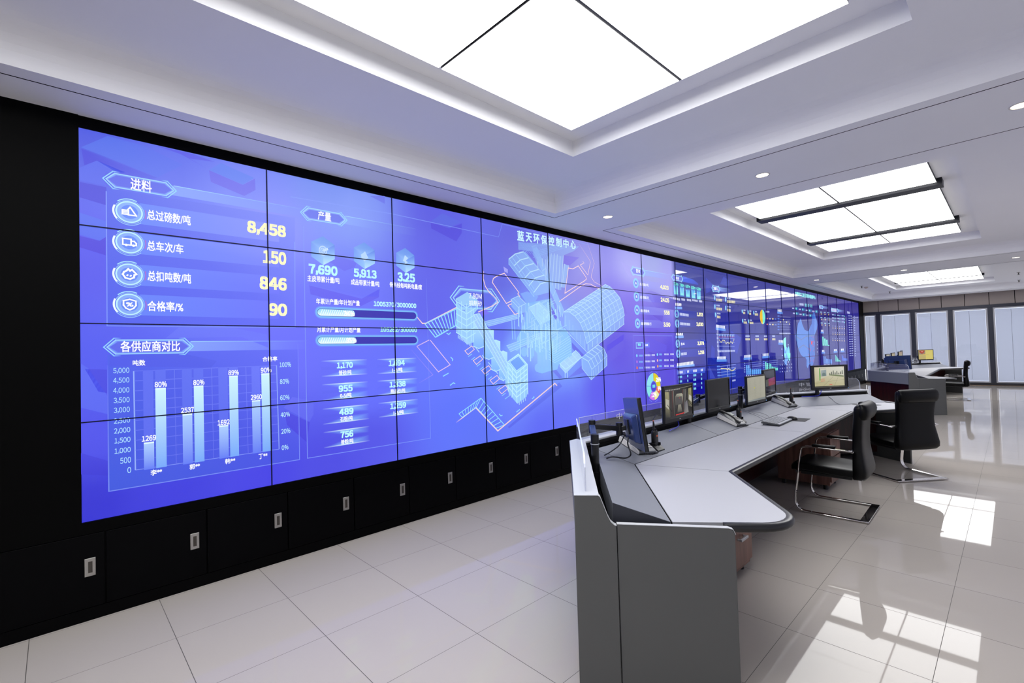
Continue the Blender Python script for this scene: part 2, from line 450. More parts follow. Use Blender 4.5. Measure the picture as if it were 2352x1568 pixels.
def sprinkler(x, y, lab):
    t = thing('sprinkler', lab, 'sprinkler', (x, y, ZP), 0, 'fire sprinklers on the far ceiling')
    MB().cyl((0,0), 0.035, -0.012, 0.0, 16).build('escutcheon', MT['steel'], t, smooth=True)
    MB().cyl((0,0), 0.012, -0.06, -0.012, 10).cyl((0,0), 0.026, -0.066, -0.06, 12).build('sprinkler_head', MT['dsteel'], t)
sprinkler(18.03, -0.75, 'small ceiling sprinkler beside the smoke detector near the far coffer')
sprinkler(21.0, -1.02, 'small ceiling sprinkler in front of the far coffer, above the window wall')
sprinkler(18.53, -4.1, 'ceiling sprinkler at the outer edge of the farthest coffer, nearer of two')
sprinkler(21.0, -4.12, 'ceiling sprinkler at the outer edge of the farthest coffer, by the window wall')
t = thing('smoke_detector', 'round cream smoke detector on the ceiling beside a sprinkler', 'detector', (18.48, -0.78, ZP))
MB().cyl((0,0), 0.055, -0.02, 0.0, 20).build('base_plate', MT['detector'], t, smooth=True)
MB().cyl((0,0), 0.03, -0.05, -0.02, 20, 0.05).build('sensor_dome', MT['detector'], t, smooth=True)

# ================================================================ video wall
PW, PH, ZB = 1.0775, 0.6065, 0.5928
ZT = ZB + 4*PH
NC = 20
bgL = [(1250,790,150,188,252),(1190,800,128,172,250),(1300,830,116,148,246),(1170,720,104,128,236),(200,320,72,84,214),(400,380,94,108,226),(550,440,116,130,234),(600,520,134,140,242),(800,470,126,148,236),(760,440,114,138,230),(1000,500,90,90,216),
 (1180,560,96,96,212),(1340,600,140,140,220),(1450,610,160,158,230),(1500,600,152,158,220),(1530,640,152,148,226),(220,600,82,82,226),(200,850,78,86,230),
 (220,1000,76,78,226),(220,1150,44,42,200),(400,1125,56,54,212),(600,1095,66,62,220),(450,620,98,116,244),(450,560,94,116,242),(620,700,104,108,242),
 (650,800,102,106,242),(400,960,66,80,220),(800,700,106,112,242),(850,900,98,108,244),(850,1000,82,82,222),(760,1060,74,72,218),(1000,850,98,116,246),
 (1050,950,92,112,242),(1100,1000,92,112,238),(1020,600,92,92,222),(1000,700,92,94,226),(1150,650,88,92,212),(1150,760,92,102,232),(1120,850,94,124,244),
 (1200,880,106,124,244),(1300,950,96,106,236),(1250,990,92,102,236),(1380,900,88,86,228),(1440,950,82,78,216),(1420,800,92,78,216),(1400,700,112,98,222),
 (1450,700,120,102,222),(1500,750,98,80,214),(1500,900,76,66,204),(1540,820,80,62,208),(1350,640,132,124,216),(1300,600,118,114,212)]
bgR = [(1575,620,50,60,150),(1600,700,38,44,140),(1640,800,26,40,160),(1600,880,14,14,146),(1680,850,30,44,162),(1720,700,40,46,140),(1720,800,34,36,146),
 (1780,860,34,38,138),(1800,760,36,38,132),(1850,800,40,38,130),(1900,720,38,30,124),(1900,840,40,36,128),(1950,720,40,36,140),(1950,840,42,40,138)]
def _prep(t):
    return [(wall(a, b), lin((r, g, bb))) for a, b, r, g, bb in t]
bgL = [(p, (q[0]*1.08, q[1]*1.1, q[2]*1.1)) for p, q in _prep(bgL)]; bgR = [(p, (q[0]*1.1, q[1]*1.05, q[2]*1.0)) for p, q in _prep(bgR)]
def bg(x, z):
    T = bgL if x < 7*PW-0.002 else bgR
    W = 0; c = [0, 0, 0]
    for (a, b), q in T:
        d = (x-a)**2 + (z-b)**2 + 0.02
        ww = d**-1.7; W += ww
        for i in range(3): c[i] += ww*q[i]
    return [v/W for v in c]
def mixc(x, z, col, a):
    b = bg(x, z)
    return [b[i]*(1-a)+col[i]*a for i in range(3)]

class Canvas:
    """flat picture on a plane: local x right, z up, facing -y; layers step towards -y"""
    def __init__(s, base=lambda x, z: (0, 0, 0), step=0.00035, conv=None):
        s.v = []; s.f = []; s.c = []; s.base = base; s.step = step; s.conv = conv or (lambda p: p)
    def poly(s, pts, col, a=1.0, ly=1, raw=False):
        """col: one sRGB colour or one per point; a: opacity over the base picture"""
        P = list(pts) if raw else [s.conv(p) for p in pts]
        b = len(s.v)
        for i, p in enumerate(P):
            c = col[i] if isinstance(col[0], (tuple, list)) else col
            aa = a[i] if isinstance(a, (tuple, list)) else a
            c = lin(c); q = s.base(*p) if aa < 1 else c
            s.v.append((p[0], -ly*s.step, p[1])); s.c.append([q[k]*(1-aa)+c[k]*aa for k in range(3)])
        s.f.append(tuple(range(b, b+len(P))))
    def line(s, pts, w, col, a=1.0, ly=2, closed=False, raw=False):
        P = list(pts) if raw else [s.conv(p) for p in pts]
        if closed: P = P + [P[0]]
        n = len(P)
        aL = a if isinstance(a, (tuple, list)) else [a]*n
        for i in range(n-1):
            (x0, z0), (x1, z1) = P[i], P[i+1]
            L = math.hypot(x1-x0, z1-z0)
            if L < 1e-6: continue
            ux, uz = (x1-x0)/L, (z1-z0)/L
            e = w*0.5 if n > 2 else 0
            nx, nz = -uz*w/2, ux*w/2
            s.poly([(x0-ux*e+nx, z0-uz*e+nz), (x1+ux*e+nx, z1+uz*e+nz), (x1+ux*e-nx, z1+uz*e-nz), (x0-ux*e-nx, z0-uz*e-nz)], col, [aL[i], aL[i+1], aL[i+1], aL[i]], ly, raw=True)
    def rect(s, x0, z0, x1, z1, col, a=1.0, ly=1):
        s.poly([(x0,z0),(x1,z0),(x1,z1),(x0,z1)], col, a, ly, raw=True)
    def ring(s, c, r0, r1, col, a=1.0, ly=2, a0=0.0, a1=2*PI, seg=40, sx=1.0):
        n = max(3, int(seg*(a1-a0)/(2*PI)))
        for k in range(n):
            t0 = a0+(a1-a0)*k/n; t1 = a0+(a1-a0)*(k+1)/n
            P = [(c[0]+r*math.cos(t)*sx, c[1]+r*math.sin(t)) for r, t in ((r1,t0),(r1,t1),(r0,t1),(r0,t0))]
            if r0 < 1e-5: P = P[:3]
            s.poly(P, col, a, ly, raw=True)
    def text(s, st, p0, p1, h, col, ly=4, bold=0.0, raw=False, a=1.0, zshift=0.0):
        """text from p0 to p1 (middle-left, middle-right), height h in photo pixels at p0 (or metres when raw)"""
        if raw: q0, q1, hm = p0, p1, h
        else:
            q0, q1 = s.conv(p0), s.conv(p1)
            hm = abs(s.conv((p0[0], p0[1]-h/2))[1] - s.conv((p0[0], p0[1]+h/2))[1])
        V, F, bb = glyphs(st)
        if not V: return
        x0, x1, y0, y1 = bb
        sx = (q1[0]-q0[0])/max(1e-6, x1-x0); sy = hm/max(1e-6, y1-y0); zm = (q0[1]+q1[1])/2 + zshift
        c = lin(col)
        if a < 1: cc = s.base(*q0); c = [cc[k]*(1-a)+c[k]*a for k in range(3)]
        if bold > 0.015 and st[0] in '0123456789': bold *= 1.35
        for dx, dy in (((-bold,-bold),(bold,-bold),(-bold,bold),(bold,bold)) if bold else ((0,0),)):
            b = len(s.v)
            for x, y in V:
                s.v.append((q0[0]+(x+dx-x0)*sx, -ly*s.step, zm+(y+dy-(y0+y1)/2)*sy)); s.c.append(c)
            s.f += [tuple(b+i for i in f) for f in F]
    def build(s, name, m, parent):
        if not s.f: return None
        me = bpy.data.meshes.new(name)
        me.from_pydata(s.v, [], s.f); me.update()
        ca = me.color_attributes.new('Col', 'FLOAT_COLOR', 'POINT')
        flat = []
        for c in s.c: flat += [c[0], c[1], c[2], 1.0]
        ca.data.foreach_set('color', flat)
        me.materials.append(m)
        # faces look towards -y
        bm = bmesh.new(); bm.from_mesh(me)
        for f in bm.faces:
            if f.normal.y > 0: f.normal_flip()
        bm.to_mesh(me); bm.free()
        o = bpy.data.objects.new(name, me); COL.objects.link(o)
        if parent: o.parent = parent
        return o
_gc = {}
def glyphs(st):
    key = st
    if key in _gc: return _gc[key]
    if st[0] in '0123456789' and all(ch in '0123456789.,/%Mm' for ch in st):
        V = []; F = []; x = 0.0                            # figures with a flagged 1, set glyph by glyph
        for ch in st:
            v, f, q = _glyph0(chr(ord(ch)+0xFEE0))
            kx = 0.5 if ch == '/' else 0.8 if ch in '.,' else 1.0
            q = (q[0]*kx, q[1]*kx, q[2], q[3])
            b = len(V); V += [(a*kx-q[0]+x, c) for a, c in v]; F += [tuple(b+i for i in t) for t in f]
            x += q[1]-q[0]+(0.07 if ch in '.,' else 0.10)
        bb = (0, x-0.10, min(c for a, c in V), max(c for a, c in V))
        if ',' in st:                                      # comma tails hang below the figures
            pass
        _gc[key] = (V, F, bb)
        return _gc[key]
    _gc[key] = _glyph0(st)
    return _gc[key]
def _glyph0(st):
    cu = bpy.data.curves.new('t', 'FONT'); cu.body = st; cu.size = 1.0; cu.resolution_u = 3; cu.fill_mode = 'FRONT'
    o = bpy.data.objects.new('t', cu); COL.objects.link(o)
    dg = bpy.context.evaluated_depsgraph_get(); dg.update()
    me = o.evaluated_get(dg).to_mesh()
    V = [(v.co.x, v.co.y) for v in me.vertices]; F = [tuple(p.vertices) for p in me.polygons]
    o.evaluated_get(dg).to_mesh_clear()
    bpy.data.objects.remove(o); bpy.data.curves.remove(cu)
    bb = (min(v[0] for v in V), max(v[0] for v in V), min(v[1] for v in V), max(v[1] for v in V)) if V else (0,1,0,1)
    return (V, F, bb)

VW = thing('video_wall', 'huge tiled blue video wall showing plant dashboards along the left side', 'video wall', (0, 0, 0))
# panels, each with its own part of the picture behind the graphics
def make_panel(c, r):
    nx, nz = 8, 6
    g = 0.0018
    x0, x1 = c*PW+g, (c+1)*PW-g; z1, z0 = ZT-r*PH-g, ZT-(r+1)*PH+g
    vs = []; cs = []; fs = []
    for j in range(nz+1):
        for i in range(nx+1):
            x = x0+(x1-x0)*i/nx; z = z0+(z1-z0)*j/nz
            vs.append((x, 0, z)); cs.append(bg(x, z))
    for j in range(nz):
        for i in range(nx):
            a = j*(nx+1)+i
            fs.append((a, a+1, a+nx+2, a+nx+1))
    b = len(vs)
    for (x, y, z) in ((x0,0,z0),(x1,0,z0),(x1,0,z1),(x0,0,z1),(x0,0.055,z0),(x1,0.055,z0),(x1,0.055,z1),(x0,0.055,z1)):
        vs.append((x, y, z)); cs.append((0, 0, 0))
    fs += [(b,b+4,b+5,b+1),(b+1,b+5,b+6,b+2),(b+2,b+6,b+7,b+3),(b+3,b+7,b+4,b),(b+4,b+7,b+6,b+5)]
    me = bpy.data.meshes.new('display_panel'); me.from_pydata(vs, [], fs); me.update()
    ca = me.color_attributes.new('Col', 'FLOAT_COLOR', 'POINT')
    flat = []
    for q in cs: flat += [*q, 1.0]
    ca.data.foreach_set('color', flat)
    me.materials.append(MT['scrm' if c < 7 else 'scr'])
    o = bpy.data.objects.new('display_panel', me); COL.objects.link(o); o.parent = VW
for c in range(NC):
    for r in range(4): make_panel(c, r)
XE = NC*PW
MB().box(XN, 0, -0.012, 0.058, ZB-0.07, ZS).box(XE, XF, -0.012, 0.058, ZB-0.07, ZS).box(0, XE, -0.004, 0.058, ZT, ZS).box(0, XE, -0.012, 0.058, ZB-0.07, ZB).build('surround', MT['blackf'], VW)
sm = MB()
for c in range(1, NC): sm.box(c*PW-0.0036, c*PW+0.0036, -0.0085, -0.0002, ZB, ZT)
for r in range(1, 4): sm.box(0, XE, -0.0085, -0.0002, ZB+r*PH-0.0036, ZB+r*PH+0.0036)
sm.build('bezel_grid', mat('dark_blue_bezel', (10,10,46), 0.5, 0, 0.2, noise=0.03), VW)
#@CONTENT_BEGIN
# ================================================================ picture on the video wall
def CV(): return Canvas(bg, 0.00035, lambda p: wall(*p))
WHITE, CREAM, CYAN, LBLUE = (250,252,255), (255,250,200), (190,250,252), (150,205,255)
def done(cv, name, glossy=False):
    o = cv.build(name, MT['gfx' if glossy else 'gfxm'], VW)
    if o: o.location = (0, -0.0006, 0)
def c1(x, y): return (160+x/3.267, 280+y/3.267)
def c5(x, y): return (940+x/4.3556, 490+y/4.3556)
def c6(x, y): return (940+x/4.3556, 740+y/4.3556)
# ---- faceted background shapes
F_ = CV()
def facet(fn, pts, col, a=0.5, ly=1):
    al = a if isinstance(a, (list, tuple)) else [a]*len(pts)
    F_.poly([fn(*p) for p in pts], col, al, ly)
facet(c1, [(85,190),(285,105),(560,180),(850,322),(660,415)], (84,116,236), [0.7,0.7,0.4,0.3,0.5])
facet(c1, [(88,200),(660,420),(560,440),(430,400),(330,365),(205,290),(110,325)], (66,56,216), [0.6,0.25,0.1,0.3,0.5,0.6,0.7])
facet(c1, [(72,345),(205,290),(420,380),(270,380),(250,430),(275,480),(75,440)], (88,110,240), [0.5,0.6,0.3,0.4,0.5,0.4,0.5])
facet(c1, [(75,450),(275,490),(275,625),(75,565)], (64,52,210), 0.65)
facet(c1, [(640,175),(830,240),(1030,350),(900,275),(1090,300),(920,240)], (84,62,226), 0.45)
facet(c1, [(1045,360),(1135,308),(1385,420),(1300,470)], (92,132,238), 0.55)
facet(c1, [(1045,362),(1300,472),(1390,425),(1395,510),(1310,555),(1060,450)], (106,86,226), 0.5)
facet(c1, [(75,680),(275,745),(275,860),(225,890),(75,845)], (84,122,240), 0.5)
facet(c1, [(75,855),(225,892),(270,865),(270,1000),(75,940)], (70,50,212), 0.65)
def c2(x, y): return (160+x/3.266, 740+y/3.266)
facet(c2, [(720,120),(815,40),(1120,20),(1480,90),(1490,190),(1290,110)], (112,128,250), 0.35)
facet(c2, [(85,310),(140,345),(290,560),(290,690),(85,640)], (98,120,248), 0.45)
facet(c2, [(115,350),(285,355),(285,530),(215,520)], (62,54,214), 0.5)
facet(c2, [(295,330),(300,250),(620,235),(880,240),(1105,290),(1060,340)], (62,84,220), 0.35)
facet(c2, [(85,980),(290,1040),(290,1150),(85,1140)], (52,44,206), 0.4)
facet(c2, [(1605,640),(1670,560),(1829,590),(1829,690),(1800,745)], (108,118,246), 0.4)
facet(c2, [(1610,660),(1800,750),(1780,900),(1630,770)], (66,54,216), 0.5)
def c3(x, y): return (660+x/5.809, 450+y/5.809)
facet(c3, [(640,680),(690,640),(1000,760),(940,860),(880,820)], (116,138,246), 0.35)
facet(c3, [(640,800),(930,880),(900,950),(760,1000),(560,880)], (98,84,232), 0.4)
facet(c3, [(280,1180),(300,1100),(1230,1250),(1210,1340),(1000,1340)], (102,110,246), 0.4)
facet(c3, [(290,1190),(990,1370),(1230,1240),(1220,1350),(960,1480),(310,1310)], (92,76,232), 0.5)
facet(c3, [(1100,0),(1300,0),(1300,105)], (98,96,228), 0.5)
facet(c5, [(215,80),(330,0),(520,85),(400,140)], (90,112,226), 0.5)
facet(c5, [(215,90),(400,150),(525,100),(525,195),(470,280),(220,150)], (80,66,216), 0.6)
facet(c5, [(1780,700),(2090,760),(2180,1000),(2030,1000)], (104,80,214), 0.3)
facet(c6, [(1580,560),(1990,200),(2145,110),(2140,300),(1980,420)], (100,88,226), 0.4)
def c7(x, y): return (1380+x/8.712, 580+y/8.712)
facet(c7, [(400,180),(860,420),(860,560),(560,480)], (176,168,246), 0.3)
facet(c7, [(880,800),(1000,760),(1560,980),(1570,1160),(1100,1100)], (112,92,224), 0.4)
facet(c7, [(1030,1250),(1250,1250),(1230,1390)], (84,52,208), 0.5)
def c8(x, y): return (1380+x/8.254, 740+y/8.254)
facet(c8, [(900,280),(1250,440),(1240,560),(900,540)], (96,86,232), 0.5)
facet(c8, [(440,220),(440,330),(110,560),(110,440)], (96,84,228), 0.4)
facet(c8, [(890,560),(1330,640),(1500,740),(1500,800),(1180,780)], (70,48,206), 0.4)
done(F_, 'background_shape')
FR = CV()
def c9(x, y): return (1600+x/5.6, 620+y/5.6)
def facr(pts, col, a=0.5):
    FR.poly([c9(*p) for p in pts], col, a, 1)
facr([(118,95),(210,190),(170,280),(120,300)], (58,78,196), 0.6)
facr([(345,80),(410,130),(410,210),(300,180)], (64,84,196), 0.55)
facr([(440,780),(575,870),(520,1080),(450,1000)], (52,66,206), 0.5)
facr([(160,1230),(240,1390),(170,1395)], (70,90,214), 0.5)
facr([(50,870),(130,910),(130,940),(60,940)], (60,80,200), 0.5)
facr([(190,960),(235,1010),(230,1160),(180,1120)], (46,66,204), 0.5)
facr([(690,850),(1110,840),(1110,1100),(700,1130)], (66,62,168), 0.35)
FR.poly([c7(1560,1150),c7(1920,1170),c7(1920,1310),c7(1570,1290)], (40,62,190), [0.7,0.3,0.3,0.7], 1)
FR.poly([c7(1570,1340),c7(1920,1350),c7(1920,1490),c7(1580,1490)], (40,62,190), [0.7,0.3,0.3,0.7], 1)
FR.poly([c7(1640,470),c7(1850,540),c7(1950,620),c7(1945,650),c7(1630,580)], (70,104,240), [0.9,0.7,0.4,0.4,0.9], 1)
FR.poly([c8(1500,335),c8(1830,320),c8(2010,360),c8(2010,470),c8(1510,480)], (40,60,196), [0.8,0.5,0.3,0.3,0.8], 1)
FR.poly([c8(1510,520),c8(2010,490),c8(2010,640),c8(1520,660)], (38,56,190), [0.8,0.3,0.3,0.8], 1)
done(FR, 'background_shape', True)

# ---- headings in hexagon badges, frames, rows
def badge(cv, pl, pr, hpx, st, tl, tr_, th, band_to=None, col=(150,215,255), lw=0.006):
    (xa, za), (xb, zb) = wall(*pl), wall(*pr)
    z = (za+zb)/2
    hh = abs(wall(pl[0], pl[1]-hpx/2)[1]-wall(pl[0], pl[1]+hpx/2)[1])/2
    k = hh*0.9
    inn = hh*0.80; g = hh*0.28
    if band_to:
        xe, _ = wall(*band_to)
        cv.poly([(xb-k*0.4, z+inn*0.75), (xe, z+inn*0.75), (xe, z-inn*0.75), (xb-k*0.75, z-inn*0.75)], (140,172,252), [0.75, 0.02, 0.02, 0.75], 1, raw=True)
        cv.line([(xb-k*0.3, z+inn*0.75), (xe, z+inn*0.75)], lw*0.8, (160,215,255), [0.9, 0.1], 2, raw=True)
    hexa = [(xa+g, z), (xa+g+k*0.85, z+inn), (xb-g-k*0.85, z+inn), (xb-g, z), (xb-g-k*0.85, z-inn), (xa+g+k*0.85, z-inn)]
    c_ = (xa+xb)/2
    cv.poly(hexa, (92,104,232), 0.75, 2, raw=True)
    for i in range(6):                                   # inner glow
        p, q = hexa[i], hexa[(i+1) % 6]
        pi, qi = [(a[0]+(c_-a[0])*0.07, z+(a[1]-z)*0.72) for a in (p, q)]
        cv.poly([p, q, qi, pi], (150,205,255), [0.85, 0.85, 0.05, 0.05], 3, raw=True)
    cv.line(hexa, lw, (160,215,255), 0.95, 4, closed=True, raw=True)
    cv.line([(xa+k*1.6, z+hh), (xa+k, z+hh), (xa, z), (xa+k, z-hh), (xa+k*1.6, z-hh)], lw, col, [0.1,0.9,1,0.9,0.1], 4, raw=True)
    cv.line([(xb-k*1.6, z+hh), (xb-k, z+hh), (xb, z), (xb-k, z-hh), (xb-k*1.6, z-hh)], lw, col, [0.1,0.9,1,0.9,0.1], 4, raw=True)
    if st: cv.text(st, tl, tr_, th, WHITE, 6, 0.018)
B_ = CV()
badge(B_, (236,411), (405,437), 40, '进料', (300,424), (348,427), 27, (690,470))
badge(B_, (238,797), (444,795), 41, '各供应商对比', (277,797), (413,793), 25, (705,783))
badge(B_, (690,487), (797,506), 33, '产量', (730,494), (760,499), 20, (955,545))
badge(B_, (1448,618), (1482,629), 21, '营收', (1460.5,621), (1470,623.5), 9, (1540,640), lw=0.010)
done(B_, 'heading_badge')
B2 = CV()
badge(B2, (1542,636), (1568.5,641), 15, '库存', (1551,638), (1559.5,640), 7, None, lw=0.010)
done(B2, 'heading_badge')
FRM = CV()
def frame(pts, a=0.55, w=0.006, col=(140,170,255)): FRM.line(pts, w, col, a, 2)
FRM.poly([(244,432),(677,500),(678,752),(246,748)], (70,96,232), [0.35,0.1,0.2,0.45], 0.5)
frame([(244,440),(246,748),(678,752),(677,556)])
FRM.poly([(247,815),(684,800),(688,1055),(250,1128)], (64,100,226), [0.4,0.15,0.25,0.65], 0.5)
frame([(247,840),(250,1128),(688,1055),(684,790)], [0.1,0.6,0.6,0.2])
frame([(697,520),(706,1052),(989,1006),(979,640)], [0.2,0.6,0.5,0.2])
frame([(668,452),(900,491),(1145,544),(1153.5,514),(1262,541),(1352,562)], 0.5, 0.006)
frame([(1454,770),(1544,771)], 0.4, 0.01); frame([(1454,770),(1460,925)], 0.2, 0.01); frame([(1544,771),(1550,880)], 0.2, 0.01)
done(FRM, 'panel_outline')
# ---- four round icons and their rows
IC = CV(); TX = CV()
rows = [(297,487,'总过磅数/吨',(338,494),(437.5,505),23,'8,458',(569,524),(655,531),28),
        (297,557,'总车次/车',(338,565),(421,570.5),23,'150',(605,590),(656,593),27),
        (297,630,'总扣吨数/吨',(339,633),(438.5,640),23,'846',(597.5,650),(657,652),27),
        (298,699,'合格率/%',(339,703),(420.5,704.5),23,'90',(619,710),(658,712),26)]
def roundicon(cv, px, py, r, big=True):
    c = wall(px, py); r = abs(wall(px, py-r)[1]-c[1])
    cv.ring(c, 0, r*0.74, (96,140,246), 0.8, 2)
    cv.ring(c, r*0.50, r*0.76, (170,225,255), 0.45, 3)
    cv.ring(c, r*0.70, r*0.80, (190,240,255), 0.95, 4)
    cv.ring(c, r*0.84, r*0.88, (170,225,255), 0.7, 3)
    if big:
        cv.ring(c, r*0.92, r*0.99, (170,230,255), 0.95, 4, 0.35*PI, 0.75*PI)
        cv.ring(c, r*0.86, r*0.97, (240,250,255), 1, 4, 0.86*PI, 1.22*PI)
        cv.ring(c, r*0.93, r*0.99, (170,225,255), 0.6, 4, 1.2*PI, 1.75*PI)
        cv.ring(c, r*0.95, r*1.0, (200,90,180), 0.8, 4, -0.12*PI, 0.10*PI)
    return c, r
for i, (px, py, lab, a, b, h, val, va, vb, vh) in enumerate(rows):
    c, r = roundicon(IC, px, py, 31)
    x1, _ = wall(640, py+20)
    IC.poly([(c[0]+r*0.6, c[1]+r*0.78), (x1, c[1]+r*0.78), (x1, c[1]-r*0.78), (c[0]+r*0.6, c[1]-r*0.78)], (104,144,252), [0.6,0.05,0.05,0.6], 1, raw=True)
    TX.text(lab, a, b, h, WHITE, 4, 0.02)
    TX.text(val, va, vb, vh, CREAM, 4, 0.035)
    W_ = 0.0085
    def P(*q): return [(c[0]+x*r, c[1]+y*r) for x, y in q]
    if i == 0:
        IC.line(P((-0.05,-0.22),(0.40,-0.22),(0.05,0.36),(-0.10,0.14)), W_, WHITE, 1, 6, raw=True)
        IC.line(P((-0.40,0.10),(-0.05,0.10),(-0.05,-0.20),(-0.40,-0.20)), W_, WHITE, 1, 6, closed=True, raw=True)
        IC.line(P((-0.36,-0.0),(-0.1,-0.0)), W_*0.7, WHITE, 1, 6, raw=True); IC.line(P((-0.36,-0.10),(-0.1,-0.10)), W_*0.7, WHITE, 1, 6, raw=True)
    elif i == 1:
        IC.line(P((-0.38,-0.18),(-0.38,0.26),(0.10,0.26),(0.10,-0.18)), W_, WHITE, 1, 6, closed=True, raw=True)
        IC.line(P((0.10,0.12),(0.28,0.12),(0.40,-0.02),(0.40,-0.18),(0.10,-0.18)), W_, WHITE, 1, 6, raw=True)
        for x in (-0.18, 0.24): IC.ring((c[0]+x*r, c[1]-0.2*r), 0, 0.09*r, WHITE, 1, 7, seg=14)
    elif i == 2:
        IC.line(P((-0.38,-0.02),(-0.30,0.16),(-0.16,0.26),(-0.06,0.40),(0.04,0.26),(0.16,0.36),(0.42,0.04),(0.30,-0.02),(0.26,-0.22),(0.04,-0.34),(-0.22,-0.28)), W_*1.2, WHITE, 1, 6, closed=True, raw=True)
        IC.line(P((-0.16,-0.12),(-0.06,-0.02)), W_, WHITE, 1, 6, raw=True); IC.line(P((0.04,-0.16),(0.12,-0.04)), W_, WHITE, 1, 6, raw=True)
    else:
        IC.line(P((0,0.38),(0.36,0.26),(0.36,-0.06),(0.22,-0.28),(0,-0.40),(-0.22,-0.28),(-0.36,-0.06),(-0.36,0.26)), W_, WHITE, 1, 6, closed=True, raw=True)
        IC.text('%', (c[0]-0.2*r, c[1]), (c[0]+0.2*r, c[1]), 0.3*r, WHITE, 6, 0.03, raw=True)
done(IC, 'round_icon')
# ---- cubes with figures
CU_ = CV()
for (px, py, w2, h2, kind) in ((742,575.5,27,33,0),(837,587,24,30.5,1),(931,598,21,28.5,2)):
    c = wall(px, py); W2 = (wall(px+w2, py)[0]-wall(px-w2, py)[0])/2; H2 = abs(wall(px, py-h2)[1]-wall(px, py+h2)[1])/2
    top = (c[0], c[1]+H2); ur = (c[0]+W2, c[1]+H2*0.5); lr = (c[0]+W2, c[1]-H2*0.5); bot = (c[0], c[1]-H2); ll = (c[0]-W2, c[1]-H2*0.5); ul = (c[0]-W2, c[1]+H2*0.5)
    CU_.poly([ul, top, ur, c], [(120,165,240),(104,150,236),(110,155,238),(150,195,252)], 0.95, 2, raw=True)
    CU_.poly([ul, c, bot, ll], [(110,150,240),(150,195,252),(150,200,255),(124,170,250)], 0.95, 2, raw=True)
    CU_.poly([c, ur, lr, bot], [(120,165,246),(90,130,232),(160,210,255),(190,235,255)], 0.95, 2, raw=True)
    if kind == 0:
        for r0, r1 in ((0.26,0.34),(0.14,0.20),(0.0,0.07)): CU_.ring((c[0]-W2*0.02, c[1]), H2*r0, H2*r1, (200,228,255), 0.8, 4, sx=0.85)
        CU_.line([(c[0], c[1]), (c[0]+W2*0.42, c[1]+H2*0.16)], 0.02, (210,235,255), 0.9, 4, raw=True)
    elif kind == 1:
        CU_.poly([(c[0]-W2*0.34, c[1]+H2*0.05), (c[0]-W2*0.1, c[1]+H2*0.2), (c[0]+W2*0.06, c[1]+H2*0.34), (c[0]+W2*0.16, c[1]+H2*0.16), (c[0]+W2*0.38, c[1]-H2*0.14), (c[0]+W2*0.22, c[1]-H2*0.2), (c[0], c[1]-H2*0.44), (c[0]-W2*0.3, c[1]-H2*0.2)], (190,224,255), 0.85, 4, raw=True)
    else:
        CU_.poly([(c[0]-W2*0.05, c[1]+H2*0.42), (c[0]+W2*0.30, c[1]+H2*0.22), (c[0]+W2*0.06, c[1]-H2*0.02), (c[0]+W2*0.26, c[1]-H2*0.12), (c[0]-W2*0.20, c[1]-H2*0.42), (c[0]-W2*0.04, c[1]-H2*0.14), (c[0]-W2*0.28, c[1]-H2*0.06)], (196,228,255), 0.9, 4, raw=True)
done(CU_, 'cube_icon')
for st, a, b, h, col, bo in (('7,690',(710,618),(774,624),23,CYAN,0.035),('5,913',(813,627),(864,631.5),20,CYAN,0.035),('3.25',(913.5,635),(952,639),19,CYAN,0.035),
        ('主皮带累计量/吨',(706,638.5),(779.5,645),14,WHITE,0.022),('成品带累计量/吨',(806,647),(871,652.5),13,WHITE,0.022),('骨料线每吨耗电量/度',(895,653),(969,659.5),12,WHITE,0.022),
        ('年累计产量/年计划产量',(726,691.5),(826,696),13,WHITE,0.022),('1005370/3000000',(858.5,696.5),(955.5,702.5),12.5,CYAN,0.03),
        ('月累计产量/月计划产量',(728,756),(827.5,757.5),13,WHITE,0.022),('105262/300000',(874,756),(957,757.5),12.5,(170,245,230),0.03)):
    TX.text(st, a, b, h, col, 4, bo)
PB = CV()
def pbar(pl, pr, pf, h, st, ta, tb):
    (xa, za), (xb, zb) = wall(*pl), wall(*pr); xf, _ = wall(*pf); z = (za+zb)/2
    hh = abs(wall(pl[0], pl[1]-h/2)[1]-wall(pl[0], pl[1]+h/2)[1])/2
    def cap(x0, x1, r, n=8): return [(x0+r-r*math.sin(k*PI/n), z+r*math.cos(k*PI/n)) for k in range(n+1)] + [(x1-r+r*math.sin(k*PI/n), z-r*math.cos(k*PI/n)) for k in range(n+1)]
    A, Bp = cap(xa, xb, hh), cap(xa-hh*0.7, xb+hh*0.7, hh*1.7)
    for i in range(len(A)):
        j = (i+1) % len(A)
        PB.poly([A[i], A[j], Bp[j], Bp[i]], (130,210,255), [0.95,0.95,0.0,0.0], 1, raw=True)
    PB.poly(A, (52,44,172), 0.97, 2, raw=True)
    fl = cap(xa+hh*0.12, xf, hh*0.86)
    PB.poly(fl, [(226,250,255) if p[1] < z else (160,222,248) for p in fl], 1.0, 3, raw=True)
    n = 14
    for k in range(n):
        x = xa+hh*0.8+(xf-xa-hh*2.2)*k/n
        PB.line([(x, z-hh*0.7), (x+hh*0.6, z+hh*0.75)], 0.006, (244,254,255), 1, 4, raw=True)
    PB.text(st, ta, tb, h*0.62, WHITE, 5, 0.03)
pbar((728,718), (956,724), (815,720), 18, '34%', (790,719.5), (814,720.5))
pbar((729,781), (957.5,781.5), (818.5,781), 17.5, '35%', (795,781), (818,781.3))
done(PB, 'progress_bar')
KD = CV()
